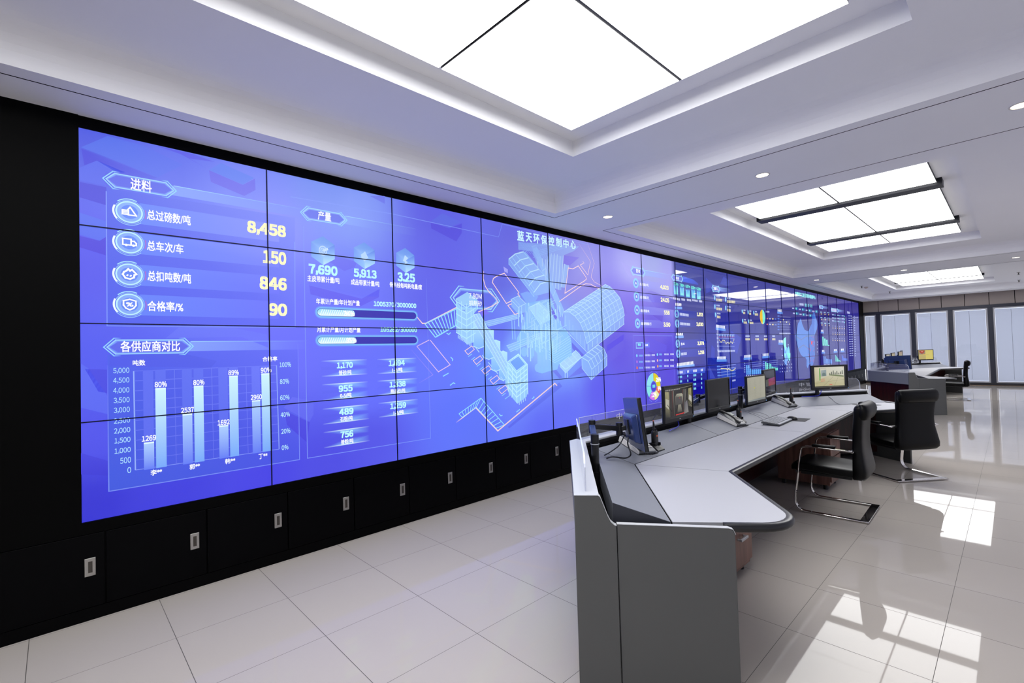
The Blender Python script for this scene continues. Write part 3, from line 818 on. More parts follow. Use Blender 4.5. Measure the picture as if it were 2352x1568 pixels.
def card(cx0, cx1, yt0, yt1, yb0, yb1, num, na, nb, nh, lab, la, lb, lh):
    for (p, q, s_) in (((cx0,yt0),(cx1,yt1),-1), ((cx0+1,yb0),(cx1+1,yb1),1)):
        (xa, za), (xb, zb) = wall(*p), wall(*q); z = (za+zb)/2; m = (xa+xb)/2; hg = 0.05*s_
        KD.poly([(xa, z), (m, z), (m, z+hg), (xa, z+hg)], (150,215,255), [0, 0.75, 0, 0], 1, raw=True)
        KD.poly([(m, z), (xb, z), (xb, z+hg), (m, z+hg)], (150,215,255), [0.75, 0, 0, 0], 1, raw=True)
        KD.line([(xa, z), (m, z)], 0.009, (215,245,255), [0.05, 1], 3, raw=True); KD.line([(m, z), (xb, z)], 0.009, (215,245,255), [1, 0.05], 3, raw=True)
    (xa, za), (xb, zb) = wall(cx0, yt0), wall(cx1, yb1)
    KD.poly([(xa, wall(cx0,yt0)[1]-0.03), (xb, wall(cx1,yt1)[1]-0.03), (xb, zb+0.03), (xa, zb+0.03)], (70,84,222), [0.1,0.1,0.1,0.1], 0.6, raw=True)
    TX.text(num, na, nb, nh, CYAN, 4, 0.035); TX.text(lab, la, lb, lh, WHITE, 4, 0.022)
card(738,843,829,826,864,858,'1,170',(774,840),(809.5,838),14,'普砂/吨',(778,855.5),(807,854),10.5)
card(866,956,826,822,857.5,852.5,'1,694',(893,835),(929,833),13.5,'1-2/吨',(901,849.5),(924,848),9.5)
card(740,845,884,876,918,910,'955',(778.5,892.5),(809,890.5),14,'0-5/吨',(781,908),(807,906.5),10.5)
card(867,958,875,869,906,899,'1,338',(895,883.5),(931,881.5),13.5,'精品砂/吨',(897,898.5),(930.5,896),10)
card(741,847,939,929,972.5,962,'489',(779.5,945.5),(811,943.5),14,'石粉/吨',(781,962),(810,959.5),10.5)
card(869,960,926,917,957,947,'1,259',(896.5,933),(932,930.5),13.5,'1-3/吨',(904,948),(927,945.5),9.5)
card(743,848,992.5,979.5,1026,1013,'756',(782.5,998),(810.5,995),14,'普粉/吨',(783,1014.5),(811.5,1011.5),10.5)
done(KD, 'figure_card')
# ---- bar chart
BC = CV()
def lerp2(a, b, t): return (a[0]+(b[0]-a[0])*t, a[1]+(b[1]-a[1])*t)
tl, bl_, tr2, br = (307,852), (311,1079), (635,839), (641,1031)
for k in range(11):
    BC.line([lerp2(tl, bl_, k/10), lerp2(tr2, br, k/10)], 0.004, (150,175,255), 0.28 if k < 10 else 0.7, 2)
for t_ in (0.285, 0.545, 0.785): BC.line([lerp2(tl, tr2, t_), lerp2(bl_, br, t_)], 0.004, (150,175,255), 0.25, 2)
BC.line([tl, bl_], 0.007, (160,190,255), 0.8, 2); BC.line([tr2, br], 0.007, (160,190,255), 0.6, 2)
bars = [(330,354.5,1018,1075.5,0),(356.5,383,893,1071,1),(419,443,952.5,1063,0),(445,469.5,887.5,1058.5,1),(503,525.5,979,1050,0),(526,549,864.5,1046,1),(578.5,599.5,921,1038.5,0),(600,623,859,1034.5,1)]
for x0, x1, yt, yb, k in bars:
    (ax, az), (bx, bz) = wall(x0, yt), wall(x1, yb)
    if k: BC.poly([(ax, az), (bx, az), (bx, bz), (ax, bz)], [(206,244,255),(206,244,255),(118,168,250),(118,168,250)], 1, 4, raw=True)
    else: BC.poly([(ax, az), (bx, az), (bx, bz), (ax, bz)], [(172,206,255),(172,206,255),(98,124,246),(98,124,246)], 1, 4, raw=True)
    zt = wall((x0+x1)/2, 851-(x0-307)*0.04)[1]
    BC.poly([(ax, zt), (bx, zt), (bx, az), (ax, az)], (110,134,250), 0.4, 3, raw=True)
    BC.line([(ax, az), (bx, az)], 0.01, (225,248,255), 1, 5, raw=True)
done(BC, 'bar_chart')
for st, xa, xb, y in (('5,000',260,297,851),('4,500',260,297,873.5),('4,000',260,297,896.5),('3,500',261,297.5,919),('3,000',261.5,298,941.5),('2,500',261.5,298.5,966),('2,000',262,299,988.5),('1,500',263,299.5,1011),('1,000',263,300,1034.5),('500',276,300.5,1056.5),('0',292.5,301,1079)):
    TX.text(st, (xa, y+0.4), (xb, y-0.4), 13.5, (176,224,255), 4, 0.008)
for st, xa, xb, y in (('100%',642,668,837),('80%',643,663.5,875.5),('60%',643.5,664.5,912.5),('40%',644.5,665.5,951.5),('20%',646,666.5,989.5),('0%',647,662,1027)):
    TX.text(st, (xa, y+0.6), (xb, y-0.6), 11, (190,240,255), 4, 0.012)
for st, a, b, h in (('吨数',(305,833.5),(333.5,832.5),13),('合格率',(603,824.5),(636.5,823.5),11),('1269',(326,1007.5),(358,1004.5),12),('80%',(355.5,883),(383,881.5),12),('2537',(416,942.5),(445,940),11.5),('80%',(444,878.5),(469,877),11.5),
        ('1692',(500,971),(527,968),11.5),('89%',(524.5,856),(548,854.5),11),('2960',(576,913),(601,910),11),('90%',(599,850.5),(623,848.5),11),('李**',(346,1086),(372,1081.5),13),('郭**',(435.5,1072.5),(459,1068.5),12.5),('韩**',(517,1060),(540,1056),12),('丁**',(594,1049),(614,1045),11.5)):
    TX.text(st, a, b, h, WHITE, 4, 0.02)
TX.text('蓝', (1188,540), (1203,543), 22, (200,240,255), 5, 0.03)
for i, ch in enumerate('天环保控制中心'):
    xa = 1207.5+i*17.9-(i*i)*0.13; y = 543.8+i*2.95-(i*i)*0.02
    TX.text(ch, (xa, y), (xa+13.5-i*0.35, y+2.2), 20.5-i*0.35, (200,240,255), 5, 0.03)
TX.text('7.80M', (1076.5,679), (1106,681), 12, WHITE, 9, 0.008); TX.text('机制砂', (1077,695.5), (1106.5,697), 12.5, WHITE, 9, 0.008)
for st, a, b, h, col in (('4,023',(1516.5,659),(1535,661.5),9.5,CREAM),('24.05',(1517.5,687.5),(1536.5,690),9,CREAM),('558',(1525,717),(1537.5,718.5),8.8,CREAM),('3.50',(1524,744.5),(1539,746),9,CREAM)):
    TX.text(st, a, b, h, col, 4, 0.035)
for i, (px, py) in enumerate(((1460.3,650),(1461.8,680.8),(1463,711.5),(1464.4,742.5))):
    c = wall(px, py); r = abs(wall(px, py-11.5)[1]-c[1])
    TX.ring(c, r*0.55, r, (140,205,250), 0.95, 3, seg=24); TX.ring(c, 0, r*0.55, (104,110,236), 1, 3, seg=24)
    TX.poly([(c[0]-r*0.28, c[1]-r*0.26), (c[0]+r*0.3, c[1]-r*0.26), (c[0]+r*0.3, c[1]), (c[0], c[1]+r*0.32), (c[0]-r*0.28, c[1]+r*0.1)], (214,226,255), 0.9, 4, raw=True)
    x1, _ = wall(1535, py+8)
    TX.poly([(c[0]+r, c[1]+r*0.8), (x1, c[1]+r*0.8), (x1, c[1]-r*0.8), (c[0]+r, c[1]-r*0.8)], (130,150,252), [0.4,0.02,0.02,0.4], 1, raw=True)
for st, a, b in (('总销量/吨',(1469,652),(1489,655)),('总销额/万',(1470,682),(1490,684)),('最高销量/吨',(1471,713),(1491,714.5)),('最高销额/万',(1472.5,742.5),(1496,744)),):
    TX.text(st, a, b, 6.5, (232,236,255), 4, 0.03)
# buttons and table of shares
TX.line([(1461,787),(1476,786.5),(1476.3,799),(1461.3,799.3)], 0.02, (150,205,255), 0.7, 3, closed=True)
TX.text('数量', (1465,791.5), (1471.5,791), 5.5, (140,245,250), 4, 0.03)
TX.poly([(1478,787),(1491.5,786.3),(1492,797.5),(1478.3,798)], (104,124,246), 0.8, 2)
TX.text('金额', (1482,792.3), (1488,792), 4.5, WHITE, 4, 0.03)
for i, (y0, y1, ca, cb) in enumerate(((816.5,814,(130,205,255),(130,225,255)),(830.5,827.5,(170,110,230),(240,180,190)),(844.5,841,(226,110,90),(240,170,70)))):
    TX.ring(wall(1462.6+i*0.3, y0), 0, 0.022, ca, 1, 3, seg=14); TX.ring(wall(1509.7+i*0.5, y1), 0, 0.022, cb, 1, 3, seg=14)
    for xa, xb, yy, col in ((1467.5+i*0.4,1477,y0,(130,190,255)),(1480.5,1494,y0-0.8,(214,224,255)),(1496.5,1504.5,y0-1.2,(220,228,255)),(1513.8,1521,y1-0.3,(130,200,255)),(1525.5,1536,y1-0.6,(214,224,255)),(1539.5,1548,y1-0.9,(220,228,255))):
        n = int((xb-xa)/2.2)
        for k in range(n):
            q0 = xa+(xb-xa)*k/n
            TX.line([(q0, yy), (q0+(xb-xa)/n*0.72, yy-0.1)], 0.028, col, 0.85, 4)
done(TX, 'screen_writing')
# ---- ring chart
RC = CV()
c = wall(1501.2, 887.5); R0 = abs(wall(1501.2, 856.5)[1]-c[1])
ang = PI/2
for frac, col in ((0.262,(222,206,0)),(0.094,(240,100,30)),(0.134,(236,232,150)),(0.125,(206,110,232)),(0.152,(130,226,232)),(0.233,(140,226,240))):
    a1 = ang-2*PI*frac
    RC.ring(c, R0*0.42, R0, col, 1, 3, a1+0.02, ang-0.02, 44)
    ang = a1
RC.ring(c, 0, R0*0.38, (72,58,208), 1, 2); RC.ring(c, R0*0.36, R0*0.40, (110,130,250), 0.8, 3)
for k in range(8): RC.ring(c, R0*1.12, R0*1.15, (140,170,255), 0.75, 3, k*PI/4+0.1, k*PI/4+0.5)
RC.rect(c[0]-R0*0.18, c[1]-R0*0.08, c[0]+R0*0.22, c[1]+R0*0.14, (110,220,240), 0.9, 4)
for st, px, py in (('26%',1506.5,872),('9%',1510.5,892),('12%',1496,907)):
    q = wall(px, py); RC.text(st, (q[0], q[1]), (q[0]+(0.15 if len(st) > 2 else 0.10), q[1]), 0.065, WHITE, 6, 0.03, raw=True)
done(RC, 'ring_chart')

# ---- plant drawing
SD = CV()
LB, LC = (156,212,255), (196,242,255)
def L(fn, pts, w=0.006, col=LB, a=0.7, ly=4, closed=False): SD.line([fn(*p) for p in pts], w, col, a, ly, closed)
def A(fn, pts, col=LB, a=0.3, ly=2): SD.poly([fn(*p) for p in pts], col, [min(1.0, v*1.18) for v in a] if isinstance(a, list) else min(1.0, a*1.18), ly)
PK = (252,214,214)
def road(fn, pts, a=0.95, closed=False, w=0.010): L(fn, pts, w, PK, a, 5, closed)
road(c5, [(743,580),(738,650),(760,730),(800,790),(870,850),(885,890),(830,925),(690,985)], [0.4,0.9,1,1,0.6,1,0.9,0.9])
road(c5, [(1020,875),(970,900),(850,720),(830,690),(840,650),(880,625),(950,598),(1095,790),(1085,805),(1105,830)])
road(c5, [(1020,905),(985,920),(1055,1010),(1085,1000)])
road(c5, [(1590,545),(1635,555),(1690,525),(1765,635),(1772,655),(1755,672),(1555,798),(1590,545)])
road(c5, [(1735,480),(1748,495),(1710,515),(1785,615),(1810,490),(1805,470),(1700,310)], [0.5,0.6,0.9,1,0.7,0.5,0.15], w=0.008)
road(c5, [(1500,880),(1720,725),(1765,703),(1815,708),(1900,755)], 0.9)
road(c5, [(1935,730),(1850,685),(1820,640),(1822,610),(1850,500),(1780,290)], [0.5,0.8,0.9,0.8,0.6,0.15], w=0.007)
road(c5, [(80,1040),(130,1100),(165,1098),(470,940)], [0.7,1,1,0.9])
road(c6, [(665,853),(885,1085),(1455,610),(1475,630)], 0.95, w=0.014)
road(c6, [(470,1000),(530,955),(665,853)], [0.1,0.9,0.9], w=0.010)
L(c6, [(195,178),(75,240),(290,495),(408,425),(210,180)], 0.008, (236,200,236), [0.9,0.6,0.9,1,0.9], 5)
L(c6, [(20,275),(235,525),(100,605)], 0.006, (190,160,240), [0.1,0.5,0.1], 4)
for k in range(5):
    x, y = 555+k*84, 285+k*98
    L(c6, [(x,y),(x+70,y-48),(x+95,y-15),(x+32,y+38)], 0.008, PK, 0.9, 5, True)
    for j in (0, 1): L(c6, [(x+35+j*30,y+58+j*32),(x+72+j*30,y+30+j*32)], 0.008, (150,215,255), 0.9, 5)
# ladders
def ladder(fn, a0, a1, b0, b1, n, w=0.010):
    L(fn, [a0, a1], w, (150,225,255), 0.95, 5); L(fn, [b0, b1], w, (150,225,255), 0.95, 5)
    for k in range(n+1): L(fn, [lerp2(a0, a1, k/n), lerp2(b0, b1, k/n)], w*0.9, (150,225,255), 0.95, 5)
ladder(c6, (155,15), (480,-140), (260,150), (485,20), 10, 0.012)
ladder(c6, (495,915), (715,757), (530,950), (668,850), 7, 0.008)
ladder(c6, (715,757), (950,1025), (668,850), (865,1060), 8, 0.009)
for pts in ([(375,110),(395,122),(410,105)],[(415,350),(435,370),(430,382)],[(335,540),(392,508)],[(410,628),(440,605),(455,612)],[(900,918),(915,935),(928,930)],[(1070,898),(1105,870)],[(1230,762),(1248,750),(1246,742)]): L(c6, pts, 0.010, (150,225,255), 0.9, 5)
# long gabled building
A(c5, [(995,455),(1085,395),(1255,800),(1245,830),(998,510)], LB, 0.35); A(c5, [(1085,395),(1160,380),(1400,675),(1395,790),(1250,830),(1245,790)], LB, 0.4)
for k in range(6):
    t_ = k/5.0
    L(c5, [lerp2((998,455),(1245,790),t_), lerp2((1060,405),(1310,705),t_), lerp2((1140,385),(1400,675),t_)], 0.012, LC, 0.75)
for a_, b_ in (((998,455),(1245,790)),((998,510),(1245,830)),((1140,385),(1400,675)),((1060,405),(1310,705)),((995,455),(995,515)),((1245,790),(1248,835)),((1030,440),(1250,760))): L(c5, [a_, b_], 0.008, LB, 0.8)
# slim tower blocks behind
A(c5, [(1090,280),(1160,290),(1700,330),(1640,380),(1540,420),(1520,770),(1360,720),(1230,380),(1090,360)], LB, 0.28, 1)
for k in range(9): L(c5, [(1100+k*26,290+k*3),(1190+k*26,400+k*8)], 0.006, LB, 0.45)
for k in range(6): L(c5, [(1095,300+k*22),(1400,330-k*10)], 0.005, LB, 0.4)
for x, y0, y1 in ((1285,475,560),(1330,450,530),(1365,460,700),(1390,430,620),(1420,400,600),(1450,400,720),(1480,410,750),(1510,430,760),(1540,420,735),(1555,505,690),(1592,520,700)): L(c5, [(x,y0),(x-20 if x > 1380 else x,y1)], 0.014, LC, 0.5)
A(c5, [(1400,410),(1540,430),(1500,770),(1370,700)], LB, 0.35, 2); A(c5, [(1545,505),(1592,520),(1555,745),(1510,735)], LB, 0.4, 2)
for k in range(4): L(c5, [(1240,440-k*18),(1560,340-k*14)], 0.008, LB, 0.5)
A(c5, [(1540,420),(1700,440),(1560,560),(1540,700)], (104,84,226), 0.45, 1)
A(c5, [(940,530),(985,560),(985,600),(950,580)], (170,170,250), 0.7, 3)
# barrel-roofed hall
hall = [(1545,985),(1960,710),(2080,790),(2140,900),(2150,1100),(1830,1345),(1780,1390),(1548,1150)]
A(c5, [(1545,985),(1600,990),(1690,1060),(1760,1200),(1775,1380),(1548,1130)], LB, 0.35)
A(c5, [(1545,985),(1960,710),(2050,770),(2110,840),(2145,960),(2150,1030),(1775,1310),(1740,1160),(1680,1060),(1600,990)], LB, 0.5)
A(c5, [(2150,1020),(2150,1105),(1830,1345),(1780,1385),(1775,1300)], LB, 0.4)
arcN = [(1545,985),(1600,985),(1655,1025),(1710,1095),(1750,1190),(1775,1300)]
arcF = [(1960,710),(2010,735),(2060,785),(2105,850),(2138,940),(2152,1020)]
for k in range(12):
    t_ = k/11
    L(c5, [lerp2(arcN[i], arcF[i], t_) for i in range(6)], 0.009, LC, 0.75)
for i in range(6): L(c5, [arcN[i], arcF[i]], 0.010, LC, 0.7)
for i in range(5): L(c5, [lerp2(arcN[i], arcN[i+1], 0.5), lerp2(arcF[i], arcF[i+1], 0.5)], 0.006, LC, 0.6)
for k in range(9):
    p = lerp2((1790,1300), (2145,1035), k/8); L(c5, [(p[0],p[1]+8), (p[0]-2,p[1]+70)], 0.010, LC, 0.7)
for k in range(6):
    p = lerp2((1560,1020), (1750,1260), k/5); L(c5, [p, (p[0]+2,p[1]+100)], 0.008, LC, 0.5)
L(c5, [(1548,1150),(1780,1392),(2150,1105)], 0.009, LC, 0.7)
# small gabled sheds
A(c6, [(1725,350),(1890,225),(1945,260),(1975,330),(1978,430),(1820,575),(1728,455)], LB, 0.4)
for k in range(6):
    t_ = k/5
    L(c6, [lerp2((1725,350),(1890,225),t_), lerp2((1790,390),(1945,262),t_), lerp2((1825,470),(1978,335),t_)], 0.010, LC, 0.75)
for a_, b_ in (((1725,350),(1890,225)),((1790,390),(1945,262)),((1825,470),(1978,335)),((1725,350),(1728,460)),((1825,470),(1820,575)),((1978,335),(1978,430)),((1728,460),(1820,575)),((1820,575),(1978,430))): L(c6, [a_, b_], 0.008, LC, 0.7)
for k in range(6):
    p = lerp2((1840,480),(1970,360),k/5); L(c6, [p,(p[0],p[1]+70)], 0.009, LC, 0.6)
A(c6, [(1505,415),(1665,282),(1700,300),(1725,350),(1565,512),(1505,445)], LC, 0.5)
for k in range(5):
    t_ = k/4; L(c6, [lerp2((1505,415),(1665,282),t_), lerp2((1560,470),(1725,350),t_)], 0.009, LC, 0.8)
L(c6, [(1505,415),(1665,282),(1725,350),(1565,470)], 0.009, LC, 0.9, 4, True); L(c6, [(1535,440),(1695,315)], 0.007, LC, 0.7)
for x in (1558, 1580): L(c6, [(x,490),(x,555)], 0.010, LC, 0.8)
# silo row with its conveyor gallery
def silo(x, y, w_, h_):
    A(c6, [(x,y),(x+w_*0.5,y-18),(x+w_,y),(x+w_,y+h_),(x+w_*0.5,y+h_+22),(x,y+h_)], [(190,240,255)]*3+[(150,215,255)]*3, [0.75,0.75,0.75,0.5,0.5,0.5], 3)
    L(c6, [(x,y+h_),(x+w_*0.5,y+h_+22),(x+w_,y+h_)], 0.010, LC, 0.8)
silo(640,-20,110,260); silo(745,80,100,270); silo(820,190,90,280); silo(895,300,85,260)
for k in range(6): L(c6, [(665+k*62,255+k*72),(700+k*62,300+k*72)], 0.012, LC, 0.6)
A(c5, [(640,1010),(700,1000),(1015,1560),(1018,1620),(980,1660),(640,1080)], (180,232,255), 0.55, 4)
for a_, b_ in (((640,1010),(968,1590)),((700,1000),(1016,1565)),((640,1075),(970,1650)),((968,1590),(1016,1565)),((968,1590),(970,1650)),((668,1005),(992,1578))): L(c5, [a_, b_], 0.009, (190,238,255), 0.9, 6)
for k in range(13):
    p, q = lerp2((640,1010),(968,1590),k/12), lerp2((700,1000),(1016,1565),k/12); L(c5, [p, q], 0.006, (200,240,255), 0.7, 6)
    L(c5, [p, (p[0], p[1]+62)], 0.006, (200,240,255), 0.6, 6)
# head house on the left
A(c5, [(468,850),(580,785),(680,860),(680,960),(640,1010),(640,1290),(575,1310),(480,1190)], (176,236,255), 0.55, 3)
for k in range(6):
    y = 880+k*62; L(c5, [(470,y),(572,y+62),(660,y+5)], 0.010, (190,244,255), 0.85, 5)
for x, y0, y1 in ((470,850,1195),(520,880,1245),(572,900,1310),(616,880,1280),(640,960,1290),(680,870,960)): L(c5, [(x,y0),(x+4,y1)], 0.009, (190,244,255), 0.8, 5)
for k in range(10): L(c5, [(490+k*14,1215+k*9),(490+k*14,1250+k*9)], 0.012, LC, 0.6, 5)
# bin tower bottom right
A(c6, [(955,440),(1090,318),(1178,425),(1182,690),(1172,745),(1080,815),(1000,720),(960,620)], (176,240,255), 0.5, 5)
for q in range(6):
    y = q*48
    L(c6, [(985,400+y),(1072,510+y),(1178,420+y)], 0.012, (196,246,255), 0.9, 7)
for x, y0, y1 in ((985,395,690),(1028,455,745),(1072,505,805),(1110,480,780),(1145,450,750),(1180,420,720)): L(c6, [(x,y0),(x+4,y1)], 0.012, (196,246,255), 0.85, 7)
L(c6, [(985,395),(1090,318),(1178,420)], 0.012, (196,246,255), 0.9, 7); L(c6, [(1003,395),(1090,335),(1160,420),(1072,485)], 0.008, (196,246,255), 0.8, 7, True)
A(c6, [(1003,395),(1090,335),(1160,420),(1072,485)], (110,170,246), 0.5, 6)
for k in range(9): L(c6, [(1000+k*20, 700+k*13 if k < 5 else 812-(k-4)*14),(1000+k*20, 740+k*13 if k < 5 else 840-(k-4)*14)], 0.014, LC, 0.5, 5)
# conveyors
for fn, pts in ((c5, [(740,1085),(1080,1005),(1085,1050),(790,1130)]), (c6, [(970,235),(1345,95),(1352,140),(1010,295)]), (c5, [(1220,330),(1270,320),(1545,960),(1530,1040),(1440,850)])):
    A(fn, pts, LB, 0.45, 3)
    n_ = len(pts)
    for t_ in (0.0, 0.35, 0.7, 1.0): L(fn, [lerp2(pts[0], pts[3], t_), lerp2(pts[1], pts[2], t_)], 0.006, LC, 0.6, 4)
for x in (1025,1050): L(c5, [(x,1070),(x+8,1260)], 0.014, LB, 0.6, 3)
# middle process block
A(c5, [(1015,860),(1090,825),(1165,900),(1165,985),(1090,1010),(1020,930)], LB, 0.4, 3)
L(c5, [(1015,860),(1090,825),(1165,900),(1090,940)], 0.007, LC, 0.7, 4, True); L(c5, [(1090,940),(1090,1010)], 0.007, LC, 0.7); L(c5, [(1040,850),(1110,925)], 0.005, LC, 0.6)
A(c5, [(1110,800),(1180,780),(1290,830),(1250,900),(1170,900)], (130,176,250), 0.6, 3)
A(c5, [(1195,940),(1300,880),(1390,960),(1420,1060),(1320,1110)], (180,236,250), 0.55, 4)
L(c5, [(1195,940),(1290,900),(1400,1000),(1310,1110)], 0.010, (190,240,250), 0.8, 5, True)
A(c5, [(1160,900),(1420,850),(1470,1000),(1560,1200),(1560,1320),(1480,1560),(1390,1580),(1330,1600),(1290,1590),(1280,1400),(1190,1300),(1080,1330),(1075,1250),(1160,1080)], (150,216,252), 0.45, 3)
A(c6, [(1390,200),(1560,60),(1620,180),(1625,330),(1480,430),(1440,400)], (150,222,252), 0.45, 4)
R2 = random.Random(11)
for k in range(90):
    x = 1090+R2.random()*430; y = 880+R2.random()*430; h_ = 40+R2.random()*130
    L(c5, [(x,y),(x+3,y+h_)], 0.006+R2.random()*0.013, (192,244,255), 0.35+R2.random()*0.45, 5)
for k in range(34):
    x = 1150+R2.random()*330; y = 900+R2.random()*420; w_ = 40+R2.random()*70
    L(c5, [(x,y),(x+w_,y-w_*0.55)], 0.007, (180,236,250), 0.6, 6)
    L(c5, [(x,y),(x+w_*0.7,y+w_*0.75)], 0.006, (180,236,250), 0.5, 6)
for k in range(8):
    y = 70+k*36; L(c6, [(1395,200+k*24),(1440+k*2,250+k*22),(1615,130+k*26)], 0.008, (180,240,252), 0.65, 6)
for x, y, r in ((1150,295,0.055),(1283,455,0.05),(1075,1340-1090+0,0.04)):
    q = wall(*c6(x, y)); SD.ring(q, 0, r, (150,206,255), 0.6, 3, seg=18)
for x, y0, y1 in ((1225,230,360),(1240,230,340),(1290,300,450),(1310,330,460),(1345,330,470),(1375,330,440)): L(c6, [(x,y0),(x,y1)], 0.030, (150,210,255), 0.5, 4)
A(c6, [(1280,300),(1390,250),(1388,440),(1350,470),(1300,450)], (150,210,255), 0.4, 3)
# purple cast shapes on the ground
A(c6, [(1625,200),(1750,330),(1730,370),(1630,260)], (84,60,220), 0.5, 2); A(c6, [(1390,370),(1530,550),(1500,560),(1395,450)], (90,66,224), 0.4, 1)
A(c5, [(700,985),(790,955),(800,1000),(720,1025)], (128,110,246), 0.6, 3); A(c5, [(1420,930),(1480,1040),(1470,1080),(1425,1000)], (90,66,224), 0.6, 4)
A(c6, [(985,1045),(1500,600),(1530,640),(1000,1060)], (78,74,222), 0.35, 1)
done(SD, 'site_drawing')
HB = CV()
badge(HB, (1034,684), (1147,690), 56, None, None, None, 0, None, (160,230,255), 0.010)
done(HB, 'callout_badge')
# ---- right-hand dashboards, farther along the wall
RD = CV()
def blk(xa, xb, y0, y1, h, col, a=0.9, gap=2.0, ly=4):
    n = max(1, int((xb-xa)/gap))
    for k in range(n):
        p = (xa+(xb-xa)*k/n, y0+(y1-y0)*k/n); q = (xa+(xb-xa)*(k+0.74)/n, y0+(y1-y0)*(k+0.74)/n)
        hh = abs(wall(p[0], p[1]-h/2)[1]-wall(p[0], p[1]+h/2)[1])
        RD.line([p, q], hh, col, a, ly)
MT_ = (150,250,225)
for i, st in enumerate(('7.24m','7.80m','6.67m','8.58m','6.28m')):
    xa = 1547+i*14.3-i*i*0.28; y = 651+i*2.9
    RD.text(st, (xa, y), (xa+10.6-i*0.2, y+1.6), 6.5, (120,240,220), 4, 0.02)
    (ax, az), (bx, bz) = wall(xa+0.8, y+6+(i == 2)*3), wall(xa+10-i*0.15, y+25)
    RD.poly([(ax, az), (bx, az), (bx, bz), (ax, bz)], [(120,214,240),(120,214,240),(140,236,240),(140,236,240)], 1, 3, raw=True)
    m = (ax+bx)/2; w3 = (bx-ax)*0.3
    RD.poly([(ax-0.02, az+0.02), (bx+0.02, az+0.02), (bx+0.02, bz-0.02), (ax-0.02, bz-0.02)], (90,150,240), 0.5, 2, raw=True)
    RD.poly([(m-w3, az), (m+w3, az), (m+w3, bz+0.04), (m-w3, bz+0.04)], [(80,160,236),(80,160,236),(130,214,248),(130,214,248)], 1, 4, raw=True)
for xa, xb, y0, y1 in ((1546,1562,684.5,688),(1565,1573.5,687,688.5),(1577.5,1588,688,690),(1590,1602.5,688.5,691),(1605,1613,691,692)): blk(xa, xb, y0, y1, 5, (216,220,250), 0.9, 2.2)
RD.text('原石库存', (1551,697), (1565,701), 6.5, WHITE, 4, 0.03); RD.line([(1550,706.5),(1566.5,707.5)], 0.04, (120,170,255), 0.9, 3)
for px, py, st, a, b in ((1554.3,720.3,'1,353',(1600.5,721),(1614,724)),(1555.3,742.7,'2,030',(1599.5,744),(1615,746)),(1556.7,789,'2,378',(1602,789),(1616.5,788)),(1557.7,812,'1,256',(1603.5,810.5),(1617,808.5))):
    c = wall(px, py); r = abs(wall(px, py-10)[1]-c[1])
    RD.ring(c, r*0.55, r, (130,200,250), 0.95, 3, seg=24); RD.ring(c, 0, r*0.55, (90,96,226), 1, 3, seg=24)
    RD.poly([(c[0]-r*0.28, c[1]-r*0.26), (c[0]+r*0.3, c[1]-r*0.26), (c[0], c[1]+r*0.32)], (214,226,255), 0.9, 4, raw=True)
    RD.text(st, a, b, 8.6, CREAM, 4, 0.035)
blk(1561,1582,721,724,6, (214,222,252), 0.9, 2.4); blk(1562,1585.5,743,745,6, (214,222,252), 0.9, 2.4)
RD.text('金-05', (1564,790), (1572,788.5), 6, WHITE, 4, 0.02); blk(1564.5,1577.5,813,811.5,6, (214,222,252), 0.9, 2.4)
RD.text('成品盘点', (1552.5,767.5), (1568.5,766.5), 6.5, WHITE, 4, 0.03); RD.line([(1551.5,774),(1570,773)], 0.04, (120,170,255), 0.9, 3)
blk(1555,1593,837.5,832.5,7, WHITE, 0.9, 3.0); RD.line([(1554,841.5),(1595,838)], 0.04, (120,170,255), 0.9, 3)
RD.poly([(1554.5,850),(1619.5,843.5),(1619.5,856),(1555,861)], (56,90,214), 0.8, 2)
for j, (xa, w_) in enumerate(((1558.5,10),(1578,5),(1592,9),(1609.5,5))):
    for i in range(5):
        y = 855-j*1.7+i*10.6-(xa-1558)*0.012*i
        blk(xa+i*0.3, xa+w_-(i > 0)*1.5, y, y-0.8, 5.5 if i == 0 else 5, (224,232,255) if i == 0 else (140,224,250), 0.95, 2.4)
for y in (0, 1): RD.poly([(1556,863.5+y*21),(1619,857+y*20),(1619,866+y*20),(1556.5,873+y*21)], (20,24,130), 0.5, 1)
# column with two line charts
badge(RD, (1634.5,661), (1653.5,665), 15, None, None, None, 0, (1676,668), lw=0.014)
RD.text('卫辉矿石', (1638,661.5), (1650,664.5), 7.5, WHITE, 6, 0.02)
for x, y, w_ in ((1641,684,14),(1666,688,19),(1641.5,704.5,13),(1666.5,707.5,8),(1643,723,8)):
    RD.line([(x+0.2,y-5),(x+0.4,y+4)], 0.05, (150,224,255), 0.9, 3); RD.poly([(x-1.5,y-7),(x+2.4,y-6.6),(x+2.6,y+6),(x-1.3,y+5.6)], (70,110,220), 0.6, 2)
    blk(x+4, x+12, y-3.5, y-2.6, 3.5, (200,214,250), 0.8, 2); blk(x+4, x+4+w_, y+4.2, y+5.5, 6, (236,226,170), 0.9, 2.4)
def subhead(xa, xb, ya, yb, h=6.5):
    blk(xa, xb, ya, yb, h, (226,232,255), 0.95, 2.6); RD.line([(xa-0.8,ya+h*0.9),(xb+0.8,yb+h*0.9)], 0.05, (96,150,240), 0.95, 3)
subhead(1644.5,1665.5,748.5,751.5); subhead(1647,1668,822,821.5)
for k in range(5):
    y0, y1 = 767+k*9.2, 768+k*9.0
    RD.line([(1648+k*0.3,y0),(1687,y1)], 0.014, (150,170,240), 0.6, 2); blk(1645.5+k*0.5,1648.5+k*0.5,y0,y0,3, (170,190,250), 0.8, 1.6)
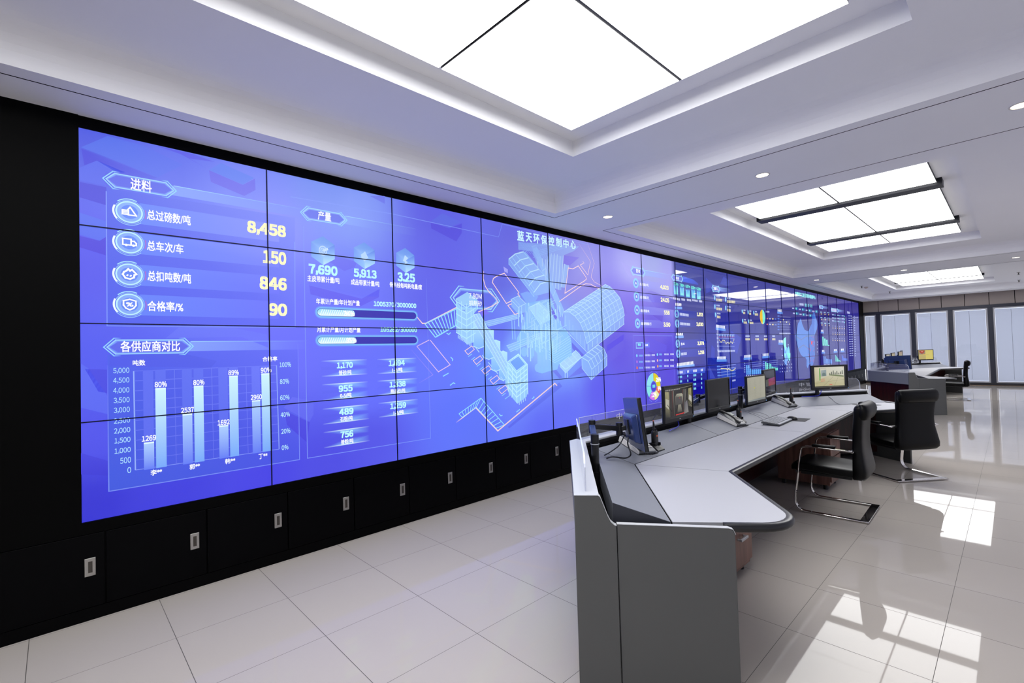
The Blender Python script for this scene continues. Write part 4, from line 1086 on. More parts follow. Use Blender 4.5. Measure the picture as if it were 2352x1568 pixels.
for k in range(10):
    x = 1651.5+k*3.7; blk(x, x+1.6, 769.5+k*0.15, 769.5+k*0.15, 4, (170,220,255), 0.9, 1.6); blk(x, x+1.6, 773.5, 773.5, 2.2, (230,110,130), 0.9, 1.6)
pts = [(1652,780.5),(1656,786),(1660,781),(1664,782),(1667.5,789),(1671,786),(1674.5,788.5),(1678.5,784.5),(1682,788),(1685.5,780)]
RD.line(pts, 0.02, (236,226,150), 0.5, 4)
for p in pts: blk(p[0]-0.6, p[0]+0.9, p[1], p[1], 1.8, (250,246,190), 1, 2, 5)
blk(1648.5,1688,807,805.5,4, (196,206,246), 0.85, 2.6)
RD.poly([(1656,847),(1689,843),(1689.5,862),(1657,868)], (40,84,206), 0.6, 1)
for k in range(5):
    RD.line([(1652+k*0.3,841.5+k*6.9),(1690,836.5+k*6.6)], 0.014, (150,170,240), 0.6, 2); blk(1646.5+k*0.5,1653+k*0.5,841.5+k*6.9,841.2+k*6.9,3.5, (110,160,250), 0.9, 1.6)
pts = [(1656,846),(1659,846.3),(1662,846.3),(1665,846.6),(1668,846.6),(1670.5,849),(1673,846.5),(1677,849),(1681,851),(1684,850),(1688.5,846)]
RD.line(pts, 0.02, (236,226,150), 0.7, 4)
for p in pts: blk(p[0]-0.7, p[0]+1.0, p[1], p[1], 2.4, (250,246,190), 1, 2, 5)
RD.line([(1670.5,838),(1671.5,866)], 0.02, (180,200,250), 0.7, 3); blk(1682,1690,874,872.5,4, (196,206,246), 0.85, 2.4)
# column with pie and bar charts
for x, y, w_ in ((1704.5,715,5),(1718,717,5),(1731,718.5,8),(1705.5,737,8),(1719,738,9)):
    RD.line([(x,y-4),(x+0.4,y+3)], 0.06, (150,224,255), 0.9, 3); RD.poly([(x-1.5,y-6),(x+1.6,y-6),(x+1.8,y+5),(x-1.3,y+5)], (70,110,220), 0.5, 2)
    blk(x+3, x+8, y-3, y-2.6, 3, (200,214,250), 0.8, 1.8); blk(x+2.5, x+2.5+w_, y+3.2, y+3.6, 5, (236,226,170), 0.9, 2.2)
c = wall(1751.3, 727.5); r = abs(wall(1751.3, 710.8)[1]-c[1])
RD.ring(c, 0, r, (236,190,40), 1, 4, PI/2, 1.5*PI, 36); RD.ring(c, 0, r, (120,236,214), 1, 4, -PI/2, PI/2, 36)
blk(1759,1767.5,715.5,716,4, (190,200,240), 0.8, 2)
for y in (731.5, 744.5):
    for j in range(4): blk(1760.5+j*6.3, 1764.5+j*6.3, y+j*0.3, y+j*0.3, 2.8, ((240,150,130),(200,214,250),(240,220,150),(120,150,230))[j], 0.9, 1.8)
for x, w_ in ((1712,10),(1735,8),(1754.5,7.5),(1773.5,7)):
    blk(x, x+w_, 772, 772, 4, (190,206,246), 0.85, 2); blk(x, x+w_+0.8, 778.8, 778.8, 4.6, (236,226,170), 0.9, 2.2)
subhead(1709,1726,818.5,817,6); subhead(1751.5,1766.5,815,813.5,6)
for k in range(5):
    blk(1709,1711.5,834+k*5,833.8+k*5,2.6, (160,190,250), 0.8, 1.4); blk(1752,1756,830+k*4.8,829.8+k*4.8,2.6, (110,150,250), 0.8, 1.4)
    RD.line([(1712,834+k*5),(1748,830+k*4.8)], 0.014, (130,150,236), 0.5, 2); RD.line([(1756.5,830+k*4.8),(1787,826.5+k*4.6)], 0.014, (130,150,236), 0.5, 2)
for k, t_ in enumerate((838.5,839,846,848.5,848.3,848,847.8,847.5)):
    xa = 1713.5+k*4.45; (ax, az), (bx, bz) = wall(xa, t_), wall(xa+3.7, 860-k*0.35)
    RD.poly([(ax, az), (bx, az), (bx, bz), (ax, bz)], (98,170,246), 1, 4, raw=True)
for k, t_ in enumerate((831,833.5,834,835.5,841.5,843.5,844,844.3)):
    xa = 1757.5+k*3.7; (ax, az), (bx, bz) = wall(xa, t_), wall(xa+3.1, 852-k*0.3)
    RD.poly([(ax, az), (bx, az), (bx, bz), (ax, bz)], (120,236,216), 1, 4, raw=True)
for k in range(8): RD.line([(1716+k*4.4,861),(1713.5+k*4.4,864)], 0.02, (210,220,250), 0.8, 3)
# column with scatter and rose chart
subhead(1786,1797,712,713.5,6); subhead(1788.5,1801.5,783.5,784,6)
for k in range(6):
    RD.line([(1791,727+k*5.8),(1816,728.5+k*5.6)], 0.016, (150,160,220), 0.35, 2); blk(1786,1790.5,725.5+k*6.2,725.7+k*6.2,3, (96,140,240), 0.9, 1.6)
for x, y in ((1799,734),(1791.8,739),(1806.5,739.5),(1813.5,744)): blk(x-0.6, x+1.2, y, y, 3, (250,244,170), 1, 2, 5)
blk(1790,1816,765.5,765.5,3.4, (190,200,240), 0.85, 2.6)
c = wall(1806.3, 811)
for k, (rr, col) in enumerate(((0.40,(140,236,226)),(0.16,(96,170,250)),(0.26,(120,214,246)),(0.30,(120,236,216)),(0.20,(100,180,250)),(0.30,(96,150,240)),(0.18,(130,226,236)),(0.22,(90,150,240)))):
    RD.ring(c, 0, rr, col, 1, 4, PI/2-k*PI/4, PI/2-k*PI/4+PI/4, 32)
for x, y in ((1810.5,791.5),(1796,801.5),(1814,814),(1797,816),(1799.5,828),(1811,831)): blk(x-1.2, x+1.4, y, y, 2.6, (180,206,250), 0.85, 1.4)
for i in range(3):
    for j in range(6): blk(1791+j*5.3, 1792.8+j*5.3, 838.5+i*7.6-j*0.5, 838.5+i*7.6-j*0.5, 2.4, (210,218,248) if j % 2 else (130,160,240), 0.9, 2)
# title, map and small tables at the far end
RD.text('中誉鼎力工业互联网大数据中心', (1826.5,673.5), (1873,683.5), 9, (150,236,236), 5, 0.02)
blk(1836.5,1846,698.5,699.5,5, (190,206,246), 0.9, 2)
for k in range(5): RD.line([(1849.5+k*3.7,697+k*0.5),(1849.8+k*3.7,704+k*0.5)], 0.06, (120,236,230), 0.9, 4)
for i in range(2):
    for j in range(4):
        x, y = 1819.5+j*15.5+i*1.5, 708+i*11.5+j*2.3
        if i and j == 3: continue
        blk(x, x+5, y-0.3, y, 3, (200,210,250), 0.9, 1.8); RD.poly([(x+6.5,y-3),(x+14,y-2.2),(x+14,y+3.4),(x+6.5,y+2.8)], (40,110,180), 0.8, 2); blk(x+7.5, x+11, y+0.3, y+0.6, 4, (120,230,220), 0.95, 1.8)
MAPL = [(1827,770),(1829.5,764),(1832,748),(1833.5,741),(1836,738.5),(1838,731),(1840,734),(1842.5,744),(1845,750),(1848,757),(1852,759),(1855.5,760.5),(1858,758),(1861,749),(1864,744),(1865.5,733),(1866.5,722),(1868,716),(1871.5,719),(1873,728),(1876.5,737),(1877.5,746),(1876,756),(1872,766),(1869.5,775),(1871.5,785),(1871,800),(1871.5,815),(1870,828),(1867,838),(1863,842),(1861,835),(1857.5,838),(1855,846),(1852.5,840),(1852.5,826),(1849,820),(1845,820),(1839,814),(1834,802),(1831,790),(1828.5,780)]
RD.poly(MAPL, (90,146,236), 0.75, 3)
RD.poly([(1861,749),(1864,744),(1866,725),(1868,716),(1871,719),(1870,760),(1871,800),(1870.5,825),(1866,840),(1862,838),(1858,820),(1856,800),(1857,775)], (66,120,220), 0.75, 4)
for pts in ([(1828,772),(1840,780),(1852,772),(1870,770)],[(1834,800),(1845,792),(1856,800)],[(1856,775),(1860,800),(1856,830)]): RD.line(pts, 0.03, (150,190,250), 0.35, 5)
R3 = random.Random(5)
for k in range(30):
    x = 1857+R3.random()*12; y = 772+R3.random()*62
    blk(x, x+0.9, y, y, 1.6+2*R3.random(), (214,50,70), 0.85, 2, 6)
RD.poly([(1863,783),(1866,783),(1866,791),(1863,791)], (226,40,60), 0.9, 7)
badge(RD, (1881.5,704), (1890,706), 8, None, None, None, 0, (1903,709), lw=0.02); blk(1882.5,1887,705,706,5, (190,200,245), 0.9, 2)
badge(RD, (1909,711), (1925,713.5), 9, None, None, None, 0, (1938,716), lw=0.02); blk(1910,1923,711,713.5,5.5, (214,222,252), 0.95, 2.2)
blk(1946,1952,717,718.5,5, (200,210,250), 0.9, 2)
for i in range(3):
    for j in range(3):
        x, y = 1884+j*8.2+i*0.6, 718+i*12.5+j*0.6
        blk(x, x+4.5, y-1.5, y-1.3, 2.2, (170,220,250), 0.9, 1.6); blk(x+1.6, x+4.2, y+3, y+3, 2.8, (236,210,150), 0.9, 1.8)
    for j in range(3):
        x, y = 1911+j*11, 722.5+i*7+j*1.2
        blk(x, x+5, y, y+0.3, 2.2, (180,200,250), 0.9, 1.6); blk(x+6.3, x+8, y+1, y+1, 2.8, (120,230,220), 0.95, 1.8)
    for j in range(6): blk(1912.5+j*5.2, 1914+j*5.2, 748.5+i*14+j*0.3, 748.5+i*14+j*0.3, 1.8, (200,210,250), 0.85, 2); 
    for j in range(6): blk(1912.5+j*5.2, 1914.3+j*5.2, 753+i*14+j*0.3, 753+i*14+j*0.3, 2.8, (230,206,150), 0.85, 2)
for k in range(18): blk(1948.5+k*0.18, 1958+k*0.18, 725+k*5.4, 725.6+k*5.3, 1.8, (190,204,250), 0.75, 3.2); blk(1961+k*0.15, 1964+k*0.15, 726+k*5.35, 726+k*5.35, 1.8, (190,204,250), 0.7, 2)
subhead(1886,1891.5,759.5,759.5,4.5); subhead(1888,1894,806,805.5,4.5); subhead(1915.5,1922.5,804,803.5,4.5); subhead(1931.5,1938.5,803,802.5,4.5)
for base, lst, w_, col in (((1888.5,793.5),(773,777,780,792),4.4,(120,232,214)),((1891.3,835),(818,818.5,823.5,824,824.5,825,825),2.9,(98,150,240)),((1918.5,830),(815,817,820,823,826,827,828),1.8,(120,232,214)),((1933.5,828),(815,818,822,822.5,822.7,823,823),1.9,(80,120,236))):
    for k, t_ in enumerate(lst):
        xa = base[0]+k*w_; (ax, az), (bx, bz) = wall(xa, t_), wall(xa+w_*0.84, base[1])
        RD.poly([(ax, az), (bx, az), (bx, bz), (ax, bz)], col, 1, 4, raw=True)
for k in range(6): RD.line([(1894.5+k*3,836.5),(1892+k*3,839.5)], 0.03, (190,200,245), 0.7, 3)
for y in (785.5,791.5,800,808): blk(1876.5,1878.5,y,y,2.6, (200,208,240), 0.7, 2)
done(RD, 'far_dashboard', True)
#@CONTENT_END
# black service cabinet under the wall
CB = thing('service_cabinet', 'long low black cabinet with steel recessed pulls under the video wall', 'cabinet', (0, 0, 0))
MB().box(XN, XF, -0.006, 0.058, 0, 0.075).box(XN, XF, 0.006, 0.058, 0.075, ZB-0.07).build('plinth', MT['blackw'], CB)
x = 0.037 - 0.5388*10 + 0.072
while x < XF-0.05:
    a, b = max(XN, x-0.5388+0.004), min(x-0.004, XF)
    if b-a > 0.1:
        d = MB().box(a, b, -0.012, 0.006, 0.08, ZB-0.075).build('cabinet_door', MT['blackw'], CB, bevel=0.002)
        hx = x-0.072
        MB().box(hx-0.026, hx+0.026, -0.0155, -0.011, 0.268, 0.376).build('recessed_pull', MT['steel'], d, bevel=0.002)
        MB().box(hx-0.009, hx+0.011, -0.017, -0.0152, 0.288, 0.356).build('pull_slot', MT['dsteel'], d, bevel=0.001)
    x += 0.5388

# ================================================================ control desks
DC = Vector((4.79, -2.07, 0))                      # desk datum; everything below is local to it
SEAM = [Vector((1.94,-2.825)), Vector((2.80,-2.095)), Vector((6.77,-2.04)), Vector((7.80,-2.755))]
SEAM = [p - DC.xy for p in SEAM]
DIR = [(SEAM[i+1]-SEAM[i]).normalized() for i in range(3)]
NRM = [Vector((-d.y, d.x)) for d in DIR]           # outward, towards the video wall
def off(n, e0=0.0, e1=0.0):
    """seam line moved n outwards, ends extended by e0 / e1"""
    out = [SEAM[0] + NRM[0]*n - DIR[0]*e0]
    for i in (0, 1):
        m = (NRM[i]+NRM[i+1]).normalized(); out.append(SEAM[i+1] + m*(n/m.dot(NRM[i])))
    out.append(SEAM[3] + NRM[2]*n + DIR[2]*e1)
    return out
def band(mb, n0, n1, z00, z01, z10, z11, e0=0.0, e1=0.0):
    """solid strip between offsets n0 (z00..z01) and n1 (z10..z11)"""
    A, B = off(n0, e0, e1), off(n1, e0, e1)
    mb.loft([[(A[i].x,A[i].y,z00),(A[i].x,A[i].y,z01),(B[i].x,B[i].y,z11),(B[i].x,B[i].y,z10)] for i in range(4)])
    return mb
def fillet(p0, p1, p2, r, n=8):
    a = (p0-p1).normalized(); b = (p2-p1).normalized()
    ang = math.acos(max(-1, min(1, a.dot(b)))); t = r/math.tan(ang/2)
    s, e = p1+a*t, p1+b*t; c = p1+(a+b).normalized()*(r/math.sin(ang/2))
    v0, v1 = s-c, e-c
    a0 = math.atan2(v0.y, v0.x); a1 = math.atan2(v1.y, v1.x)
    d = (a1-a0+PI) % (2*PI) - PI
    return [c+Vector((math.cos(a0+d*k/n), math.sin(a0+d*k/n)))*r for k in range(n+1)]
ZD = 0.75
def make_desk():
    t = thing('control_desk', 'three sided grey control desk in front of the video wall, nearest the camera', 'desk', DC, 0, 'control desks facing the video wall')
    # white worktop with a rounded tip at each end
    S = off(0.0); F = off(-0.555); S2 = [Vector(p) for p in S]
    tipA = fillet(S[0], F[0], F[1], 0.16); tipB = fillet(F[2], F[3], S[3], 0.16)
    inA = fillet(F[0], F[1], F[2], 0.05, 5); inB = fillet(F[1], F[2], F[3], 0.05, 5)
    edge = [S[0] + (F[0]-S[0])*0.40] + tipA + inA + inB + tipB + [S[3] + (F[3]-S[3])*0.40]
    poly = [S[0]] + edge + [S[3], S[2], S[1]]
    MB().prism(poly, ZD-0.036, ZD).build('worktop', MT['white'], t)
    jm = MB()
    for a, b in ((S[1], inA[2]), (S[2], inB[3]), ((S[1]+S[2])/2, (F[1]+F[2])/2)):
        jm.bar((a.x,a.y,ZD), (b.x,b.y,ZD), 0.0025, 0.0012)
    jm.build('worktop_joint', MT['gcable'], t)
    prof = [(-0.004,-0.038),(-0.004,0.0),(0.006,0.0005)] + [(0.012+0.02*math.sin(q*PI/10), -0.019+0.0195*math.cos(q*PI/10)) for q in range(0,11)] + [(0.006,-0.0385)]
    MB().sweep([(p.x,p.y,ZD) for p in edge][::-1], [(-a, b) for a, b in prof]).build('edge_trim', MT['trim'], t, smooth=True)
    # sloping grey shelf, trough, raised back rail
    sh = band(MB(), 0.009, 0.27, ZD-0.035, ZD+0.001, 0.70, 0.838)
    sh.build('equipment_shelf', MT['grey'], t)
    sj = MB()
    for k in (1, 2):
        a, b = off(0.01)[k], off(0.268)[k]
        sj.bar((a.x,a.y,ZD+0.002), (b.x,b.y,0.8385), 0.003, 0.002)
    for q in (0.36, 0.68):
        a = off(0.01)[1].lerp(off(0.01)[2], q); b = off(0.268)[1].lerp(off(0.268)[2], q)
        sj.bar((a.x,a.y,ZD+0.002), (b.x,b.y,0.8385), 0.003, 0.002)
    sj.build('shelf_joint', MT['dgrey'], t)
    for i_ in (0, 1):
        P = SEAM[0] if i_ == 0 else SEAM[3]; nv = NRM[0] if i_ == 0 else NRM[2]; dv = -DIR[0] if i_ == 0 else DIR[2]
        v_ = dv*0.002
        MB().extrude([(P.x+nv.x*n+dv.x*0.0004, P.y+nv.y*n+dv.y*0.0004, z) for n, z in ((0.012,0.716),(0.012,0.7505),(0.269,0.8375),(0.269,0.70))], (v_.x, v_.y, 0)).build('shaded_shelf_end', MT['shade'], t)  # thin added plate, painted darker as the shaded end of the shelf
    gp = band(MB(), 0.001, 0.008, ZD-0.03, ZD-0.004, ZD-0.03, ZD-0.004)
    gp.build('seam_gasket', MT['slot'], t)
    rl = band(MB(), 0.337, 0.355, 0.55, 0.872, 0.55, 0.872, 0.02, 0.03)
    for z in (0.862, 0.835, 0.808, 0.78):
        rl = band(rl, 0.331, 0.337, z-0.011, z+0.008, z-0.011, z+0.008, 0.02, 0.03)
    rl.build('slat_rail', MT['rail'], t)
    band(MB(), 0.27, 0.337, 0.66, 0.675, 0.66, 0.675, 0.0, 0.0).build('cable_tray', MT['rail'], t)
    band(MB(), 0.334, 0.448, 0.872, 0.89, 0.872, 0.89, 0.045, 0.06).build('top_rail', MT['cap'], t, bevel=0.003)
    band(MB(), 0.36, 0.444, 0.64, 0.872, 0.64, 0.872, 0.045, 0.06).build('upper_panel', MT['grey'], t)
    band(MB(), 0.36, 0.40, 0.06, 0.64, 0.06, 0.64, 0.03, 0.03).build('wood_panel', MT['redwood'], t)
    band(MB(), 0.365, 0.395, 0.0, 0.06, 0.0, 0.06, 0.03, 0.03).build('toe_kick', MT['rail'], t)
    band(MB(), 0.15, 0.17, 0.08, 0.70, 0.08, 0.70, -0.02, -0.02).build('modesty_panel', MT['redwood'], t)
    # end panels: tall part by the back rail, lower part under the worktop
    def endp(i, d, nv, e):
        P = SEAM[0] if i == 0 else SEAM[3]
        def w(n, z, dd): q = P + nv*n + d*dd; return (q.x, q.y, z)
        a, b = (-0.075, -0.045) if i == 0 else (0.045, 0.075)
        tall = [(0.448,0.0),(0.448,0.892),(0.340,0.892),(0.332,0.886),(0.300,0.800),(0.288,0.775),(0.272,0.760),(0.262,0.756),(0.262,0.0)]
        low = [(0.259,0.0),(0.259,0.762),(-0.225,0.748),(-0.243,0.742),(-0.252,0.722),(-0.252,0.0)]
        vec = d*(b-a)
        MB().extrude([w(n, z, a) for n, z in tall], (vec.x, vec.y, 0)).build('end_panel', MT['dgrey'], t, bevel=0.004)
        a2 = a+0.006 if i == 0 else a
        lowv = d*(b-a-0.006)
        vec = lowv
        MB().extrude([w(n, z, a2) for n, z in low], (vec.x, vec.y, 0)).build('end_panel', MT['dgrey'], t, bevel=0.004)
        for prof_, e0_, th_ in ((tall[1:-1], a, b-a), (low[1:5], a2, b-a-0.006)):
            lo_ = [w(n, z, e0_-0.0008) for n, z in prof_]
            hi_ = []
            for k_ in range(len(prof_)):
                p_, q_ = prof_[max(k_-1,0)], prof_[min(k_+1,len(prof_)-1)]
                tx, tz = q_[0]-p_[0], q_[1]-p_[1]; L_ = math.hypot(tx, tz)
                nx_, nz_ = (tz/L_, -tx/L_)
                hi_.append(w(prof_[k_][0]-abs(nx_)*0.0022 if nx_ < 0 else prof_[k_][0]-nx_*0.0022*0, prof_[k_][1]+abs(nz_)*0.0022, e0_-0.0008))
            v_ = d*(th_+0.0016)
            rg = []
            for pt, pu in zip(lo_, hi_):
                rg.append([pt, pu, (pu[0]+v_.x, pu[1]+v_.y, pu[2]), (pt[0]+v_.x, pt[1]+v_.y, pt[2])])
            MB().loft(rg).build('lit_edge_strip', MT['cap'], t)  # added pale strip: light on the panel's top edge, painted in
    endp(0, DIR[0], NRM[0], -1); endp(1, DIR[2], NRM[2], 1)
    # clear screens standing on the top rail
    G = off(0.392)
    def pane(a, b, z1, round_end=None, letters=None):
        d = (b-a); L = d.length; d.normalize()
        ang = math.atan2(d.y, d.x)
        z0 = 0.892
        pts = [(0,z0),(L,z0),(L,z1),(0,z1)]
        if round_end == 'b':
            pts = [(0,z0),(L,z0)] + [(L-0.09+0.09*math.cos(q*PI/16), z1-0.09+0.09*math.sin(q*PI/16)) for q in range(0,9)] + [(0,z1)]
        if round_end == 'a':
            pts = [(0,z0),(L,z0),(L,z1)] + [(0.09-0.09*math.sin(q*PI/16), z1-0.09+0.09*math.cos(q*PI/16)) for q in range(0,9)]
        mw = Matrix.Translation((a.x, a.y, 0)) @ Matrix.Rotation(ang, 4, 'Z')
        g = MB().extrude([(x, -0.004, z) for x, z in pts], (0, 0.008, 0)).build('glass_screen', MT['acrylic'], t, mw=mw)
        em = MB(); top = pts[1:]+[pts[0]] if False else pts
        for k in range(1, len(pts)):
            p, q = pts[k], pts[(k+1) % len(pts)]
            em.bar((p[0],0,p[1]), (q[0],0,q[1]), 0.0084, 0.0016)
        em.build('polished_edge', MT['gedge'], g, mw=mw)
        if letters:
            cv = []
            lm = MB()
            for st, x0, x1, z, h in letters:
                V, F, bb = glyphs(st)
                sx = (x1-x0)/(bb[1]-bb[0]); sz = h/(bb[3]-bb[2])
                lm.add([(x0+(x-bb[0])*sx, -0.0052, z+(y-bb[2])*sz) for x, y in V], F)
            lm.build('lettering', MT['letter'], g, mw=mw)
    def gp_(x): return G[1].lerp(G[2], (x-DC.x-G[1].x)/(G[2].x-G[1].x))
    pane(G[0], G[1].lerp(G[0], 0.02), 1.055, 'a')
    e0 = gp_(2.685); xo = 2.685
    pane(e0, gp_(4.047), 1.055, None, [('中', 3.168-xo, 3.246-xo, 0.984, 0.05), ('誉', 3.272-xo, 3.350-xo, 0.984, 0.05), ('鼎', 3.376-xo, 3.454-xo, 0.984, 0.05), ('力', 3.480-xo, 3.558-xo, 0.984, 0.05), ('ZHONGYU', 3.172-xo, 3.40-xo, 0.903, 0.027)])
    pane(gp_(4.07), gp_(4.965), 1.055); pane(gp_(4.985), gp_(5.881), 1.055); pane(gp_(5.905), gp_(6.79), 1.055)
    pane(G[2].lerp(G[3], 0.02), G[3], 1.055, 'b', [('中', 0.40, 0.478, 0.972, 0.05), ('誉', 0.504, 0.582, 0.972, 0.05), ('鼎', 0.608, 0.686, 0.972, 0.05), ('力', 0.712, 0.790, 0.972, 0.05), ('ZHONGYU', 0.40, 0.63, 0.915, 0.027)])
    return t
D1 = make_desk()
D2OFF = Vector((11.15, 0.12, 0))
D2 = copy_tree(D1, DC + D2OFF, 0, 'second three sided control desk standing farther back by the window wall')

def ped(name, label, x, y, rz=0):
    t = thing('drawer_pedestal', label, 'drawer unit', (x, y, 0), rz, 'drawer units under the control desks')
    MB().box(-0.2, 0.2, 0.0, 0.5, 0.05, 0.60).build('carcass', MT['walnut'], t, bevel=0.003)
    for z0, z1 in ((0.085, 0.335), (0.345, 0.595)):
        d = MB().box(-0.198, 0.198, -0.018, 0.0, z0, z1).build('drawer', MT['walnut'], t, bevel=0.003)
        MB().bar((-0.05,-0.018,z1-0.06),(-0.05,-0.045,z1-0.06),0.012,0.012).bar((0.05,-0.018,z1-0.06),(0.05,-0.045,z1-0.06),0.012,0.012).bar((-0.056,-0.045,z1-0.06),(0.056,-0.045,z1-0.06),0.014,0.016).build('handle', MT['silver'], d, bevel=0.003)
    for sx in (-0.16, 0.16):
        for sy in (0.05, 0.45):
            MB().cyl((sx, sy), 0.022, 0.0, 0.05, 12).build('castor', MT['plastic'], t)
ped('a', 'walnut drawer unit with pale handles under the near end of the nearest desk', 3.185, -2.615)
ped('b', 'walnut drawer unit on the floor behind the first black chair', 5.98, -2.55)
ped('c', 'dark drawer unit under the second desk beside its chair', 16.62, -2.50)

# ================================================================ chairs
def superellipse(cx, cy, a, b, z, n=28, e=0.42):
    out = []
    for k in range(n):
        th = 2*PI*k/n; c, s = math.cos(th), math.sin(th)
        out.append((cx+a*math.copysign(abs(c)**e, c), cy+b*math.copysign(abs(s)**e, s), z))
    return out
def make_chair():
    t = thing('cantilever_chair', 'black leather chair with chrome sled base at the nearest desk, seen side on', 'chair', (0, 0, 0), 0, 'black chairs at the control desks')
    # backrest: rear face bulges at the foot, waist, rolled top
    prof = [(0.335,-0.215,0.03,0.17),(0.345,-0.225,0.05,0.225),(0.375,-0.235,0.062,0.25),(0.42,-0.238,0.06,0.252),(0.50,-0.232,0.052,0.24),(0.60,-0.225,0.046,0.222),(0.68,-0.226,0.043,0.216),
            (0.78,-0.232,0.043,0.222),(0.88,-0.241,0.043,0.232),(0.93,-0.247,0.044,0.236),(0.965,-0.252,0.046,0.238),(0.985,-0.257,0.042,0.234),(0.997,-0.262,0.028,0.222),(1.001,-0.265,0.010,0.20)]
    MB().loft([superellipse(0, y, w, th, z) for z, y, th, w in prof]).build('backrest', MT['leather'], t, smooth=True)
    MB().loft([superellipse(0, y, w, th, z, e=0.6) for z, y, th, w in ((0.865,-0.262,0.030,0.20),(0.875,-0.268,0.046,0.228),(0.91,-0.275,0.056,0.238),(0.95,-0.280,0.056,0.240),(0.985,-0.278,0.046,0.236),(1.005,-0.27,0.026,0.226),(1.010,-0.266,0.008,0.20))]).build('headroll', MT['leather'], t, smooth=True)
    # seat cushion with waterfall front
    seat = [(0.30,0.386,0.012,0.20),(0.29,0.392,0.030,0.236),(0.26,0.405,0.038,0.247),(0.18,0.412,0.040,0.25),(0.05,0.405,0.042,0.25),(-0.10,0.396,0.042,0.245),(-0.19,0.392,0.040,0.235),(-0.205,0.392,0.02,0.2)]
    rings = []
    for y, z, th, wd in seat:
        rings.append([(p[0], y, z+p[1]) for p in [(q[0], q[1]) for q in superellipse(0, 0, wd, th, 0, 24, 0.35)]])
    MB().loft(rings).build('seat', MT['leather'], t, smooth=True)
    MB().box(-0.21, 0.21, -0.18, 0.22, 0.335, 0.365).build('seat_pan', MT['plastic'], t, bevel=0.006)
    def side(x):
        path = [(x,-0.30,0.013),(x,0.17,0.013)]
        path += [(x, 0.17+0.085*math.sin(q*PI/16), 0.013+0.085*(1-math.cos(q*PI/16))) for q in range(1,8)]
        path += [(x,0.256,0.12),(x,0.20,0.53)]
        c0 = (0.145, 0.565)
        path += [(x, 0.195-0.05*(1-math.cos(q*PI/12)), 0.56+0.05*math.sin(q*PI/12)) for q in range(1,7)]
        path += [(x,0.10,0.612),(x,-0.215,0.600)]
        pr = [(-0.02,-0.006),(-0.02,0.006),(0.02,0.006),(0.02,-0.006)]
        mb = MB()
        rings = []
        P = [Vector(p) for p in path]
        for i, p in enumerate(P):
            tg = (P[min(i+1,len(P)-1)]-P[max(i-1,0)]).normalized()
            nx = Vector((1,0,0)); ny = nx.cross(tg)
            rings.append([p+nx*a+ny*b for a, b in pr])
        return mb.loft(rings)
    for x in (-0.285, 0.285):
        side(x).build('side_frame', MT['chrome'], t, bevel=0.003)
        MB().box(x-0.025, x+0.025, -0.08, 0.10, 0.613, 0.637).build('arm_pad', MT['leather'], t, bevel=0.008)
    MB().box(-0.30, 0.30, -0.30, -0.235, 0.006, 0.02).build('rear_crossbar', MT['chrome'], t, bevel=0.003)
    MB().bar((-0.285,0.232,0.37),(0.285,0.232,0.37),0.03,0.02).build('front_crossbar', MT['chrome'], t, bevel=0.003)
    MB().bar((-0.285,-0.20,0.597),(0.285,-0.20,0.597),0.02,0.02).build('rear_stay', MT['chrome'], t, bevel=0.003)
    return t
CH = make_chair()
CH.location = (5.175, -2.725, 0); CH.rotation_euler = (0, 0, math.radians(1.5))
copy_tree(CH, (6.985, -2.965, 0), math.radians(-38), 'black leather chair at the far wing of the nearest desk, its back to the camera')
copy_tree(CH, (16.85, -2.83, 0), math.radians(4), 'black leather chair pulled up to the second desk near the windows')

# ================================================================ monitors
def make_monitor(label, picture=None, off_screen=True, group='flat monitors on the control desks', w=0.53, h=0.318):
    """screen faces -y, origin at the middle of the lower edge"""
    t = thing('monitor', label, 'monitor', (0,0,0), 0, group)
    hw = w/2
    MB().box(-hw, hw, 0.0, 0.019, 0.0, h).build('housing', MT['plastic'], t, bevel=0.003)
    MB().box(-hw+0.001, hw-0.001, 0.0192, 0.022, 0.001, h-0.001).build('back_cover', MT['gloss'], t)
    fr = MB().box(-hw, hw, -0.006, 0.0, 0.0, 0.032).box(-hw, hw, -0.006, 0.0, h-0.016, h).box(-hw, -hw+0.014, -0.006, 0.0, 0.032, h-0.016).box(hw-0.014, hw, -0.006, 0.0, 0.032, h-0.016)
    fr.build('bezel', MT['plastic'], t, bevel=0.0015)
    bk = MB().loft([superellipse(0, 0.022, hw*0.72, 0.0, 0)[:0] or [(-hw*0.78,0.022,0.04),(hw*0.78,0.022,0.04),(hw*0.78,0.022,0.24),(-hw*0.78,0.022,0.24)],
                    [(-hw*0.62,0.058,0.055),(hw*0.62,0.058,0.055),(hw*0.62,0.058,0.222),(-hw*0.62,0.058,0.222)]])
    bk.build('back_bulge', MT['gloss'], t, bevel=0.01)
    MB().box(-0.05, 0.05, 0.058, 0.068, 0.10, 0.20).build('mount_plate', MT['plastic'], t, bevel=0.002)
    MB().box(-0.012, 0.012, -0.0068, -0.006, 0.013, 0.019).build('badge', MT['silver'], t)
    MB().box(hw-0.012, hw-0.004, -0.0072, -0.006, 0.006, 0.016).build('power_light', MT['powerled'], t)
    if picture:
        cv = Canvas(step=0.0003, conv=lambda p: (-hw+0.014+(w-0.028)*p[0], 0.032+(h-0.048)*p[1]))
        picture(cv)
        o = cv.build('screen', MT['mon'], t); o.location = (0, -0.0008, 0)
    else:
        MB().box(-hw+0.014, hw-0.014, -0.0012, 0.0005, 0.032, h-0.016).build('screen', MT['scrblack'], t)
    return t
MT['powerled'] = emat('blue_power_light', (120,190,255), 0.9, 'NONE')
R_ = random.Random(3)
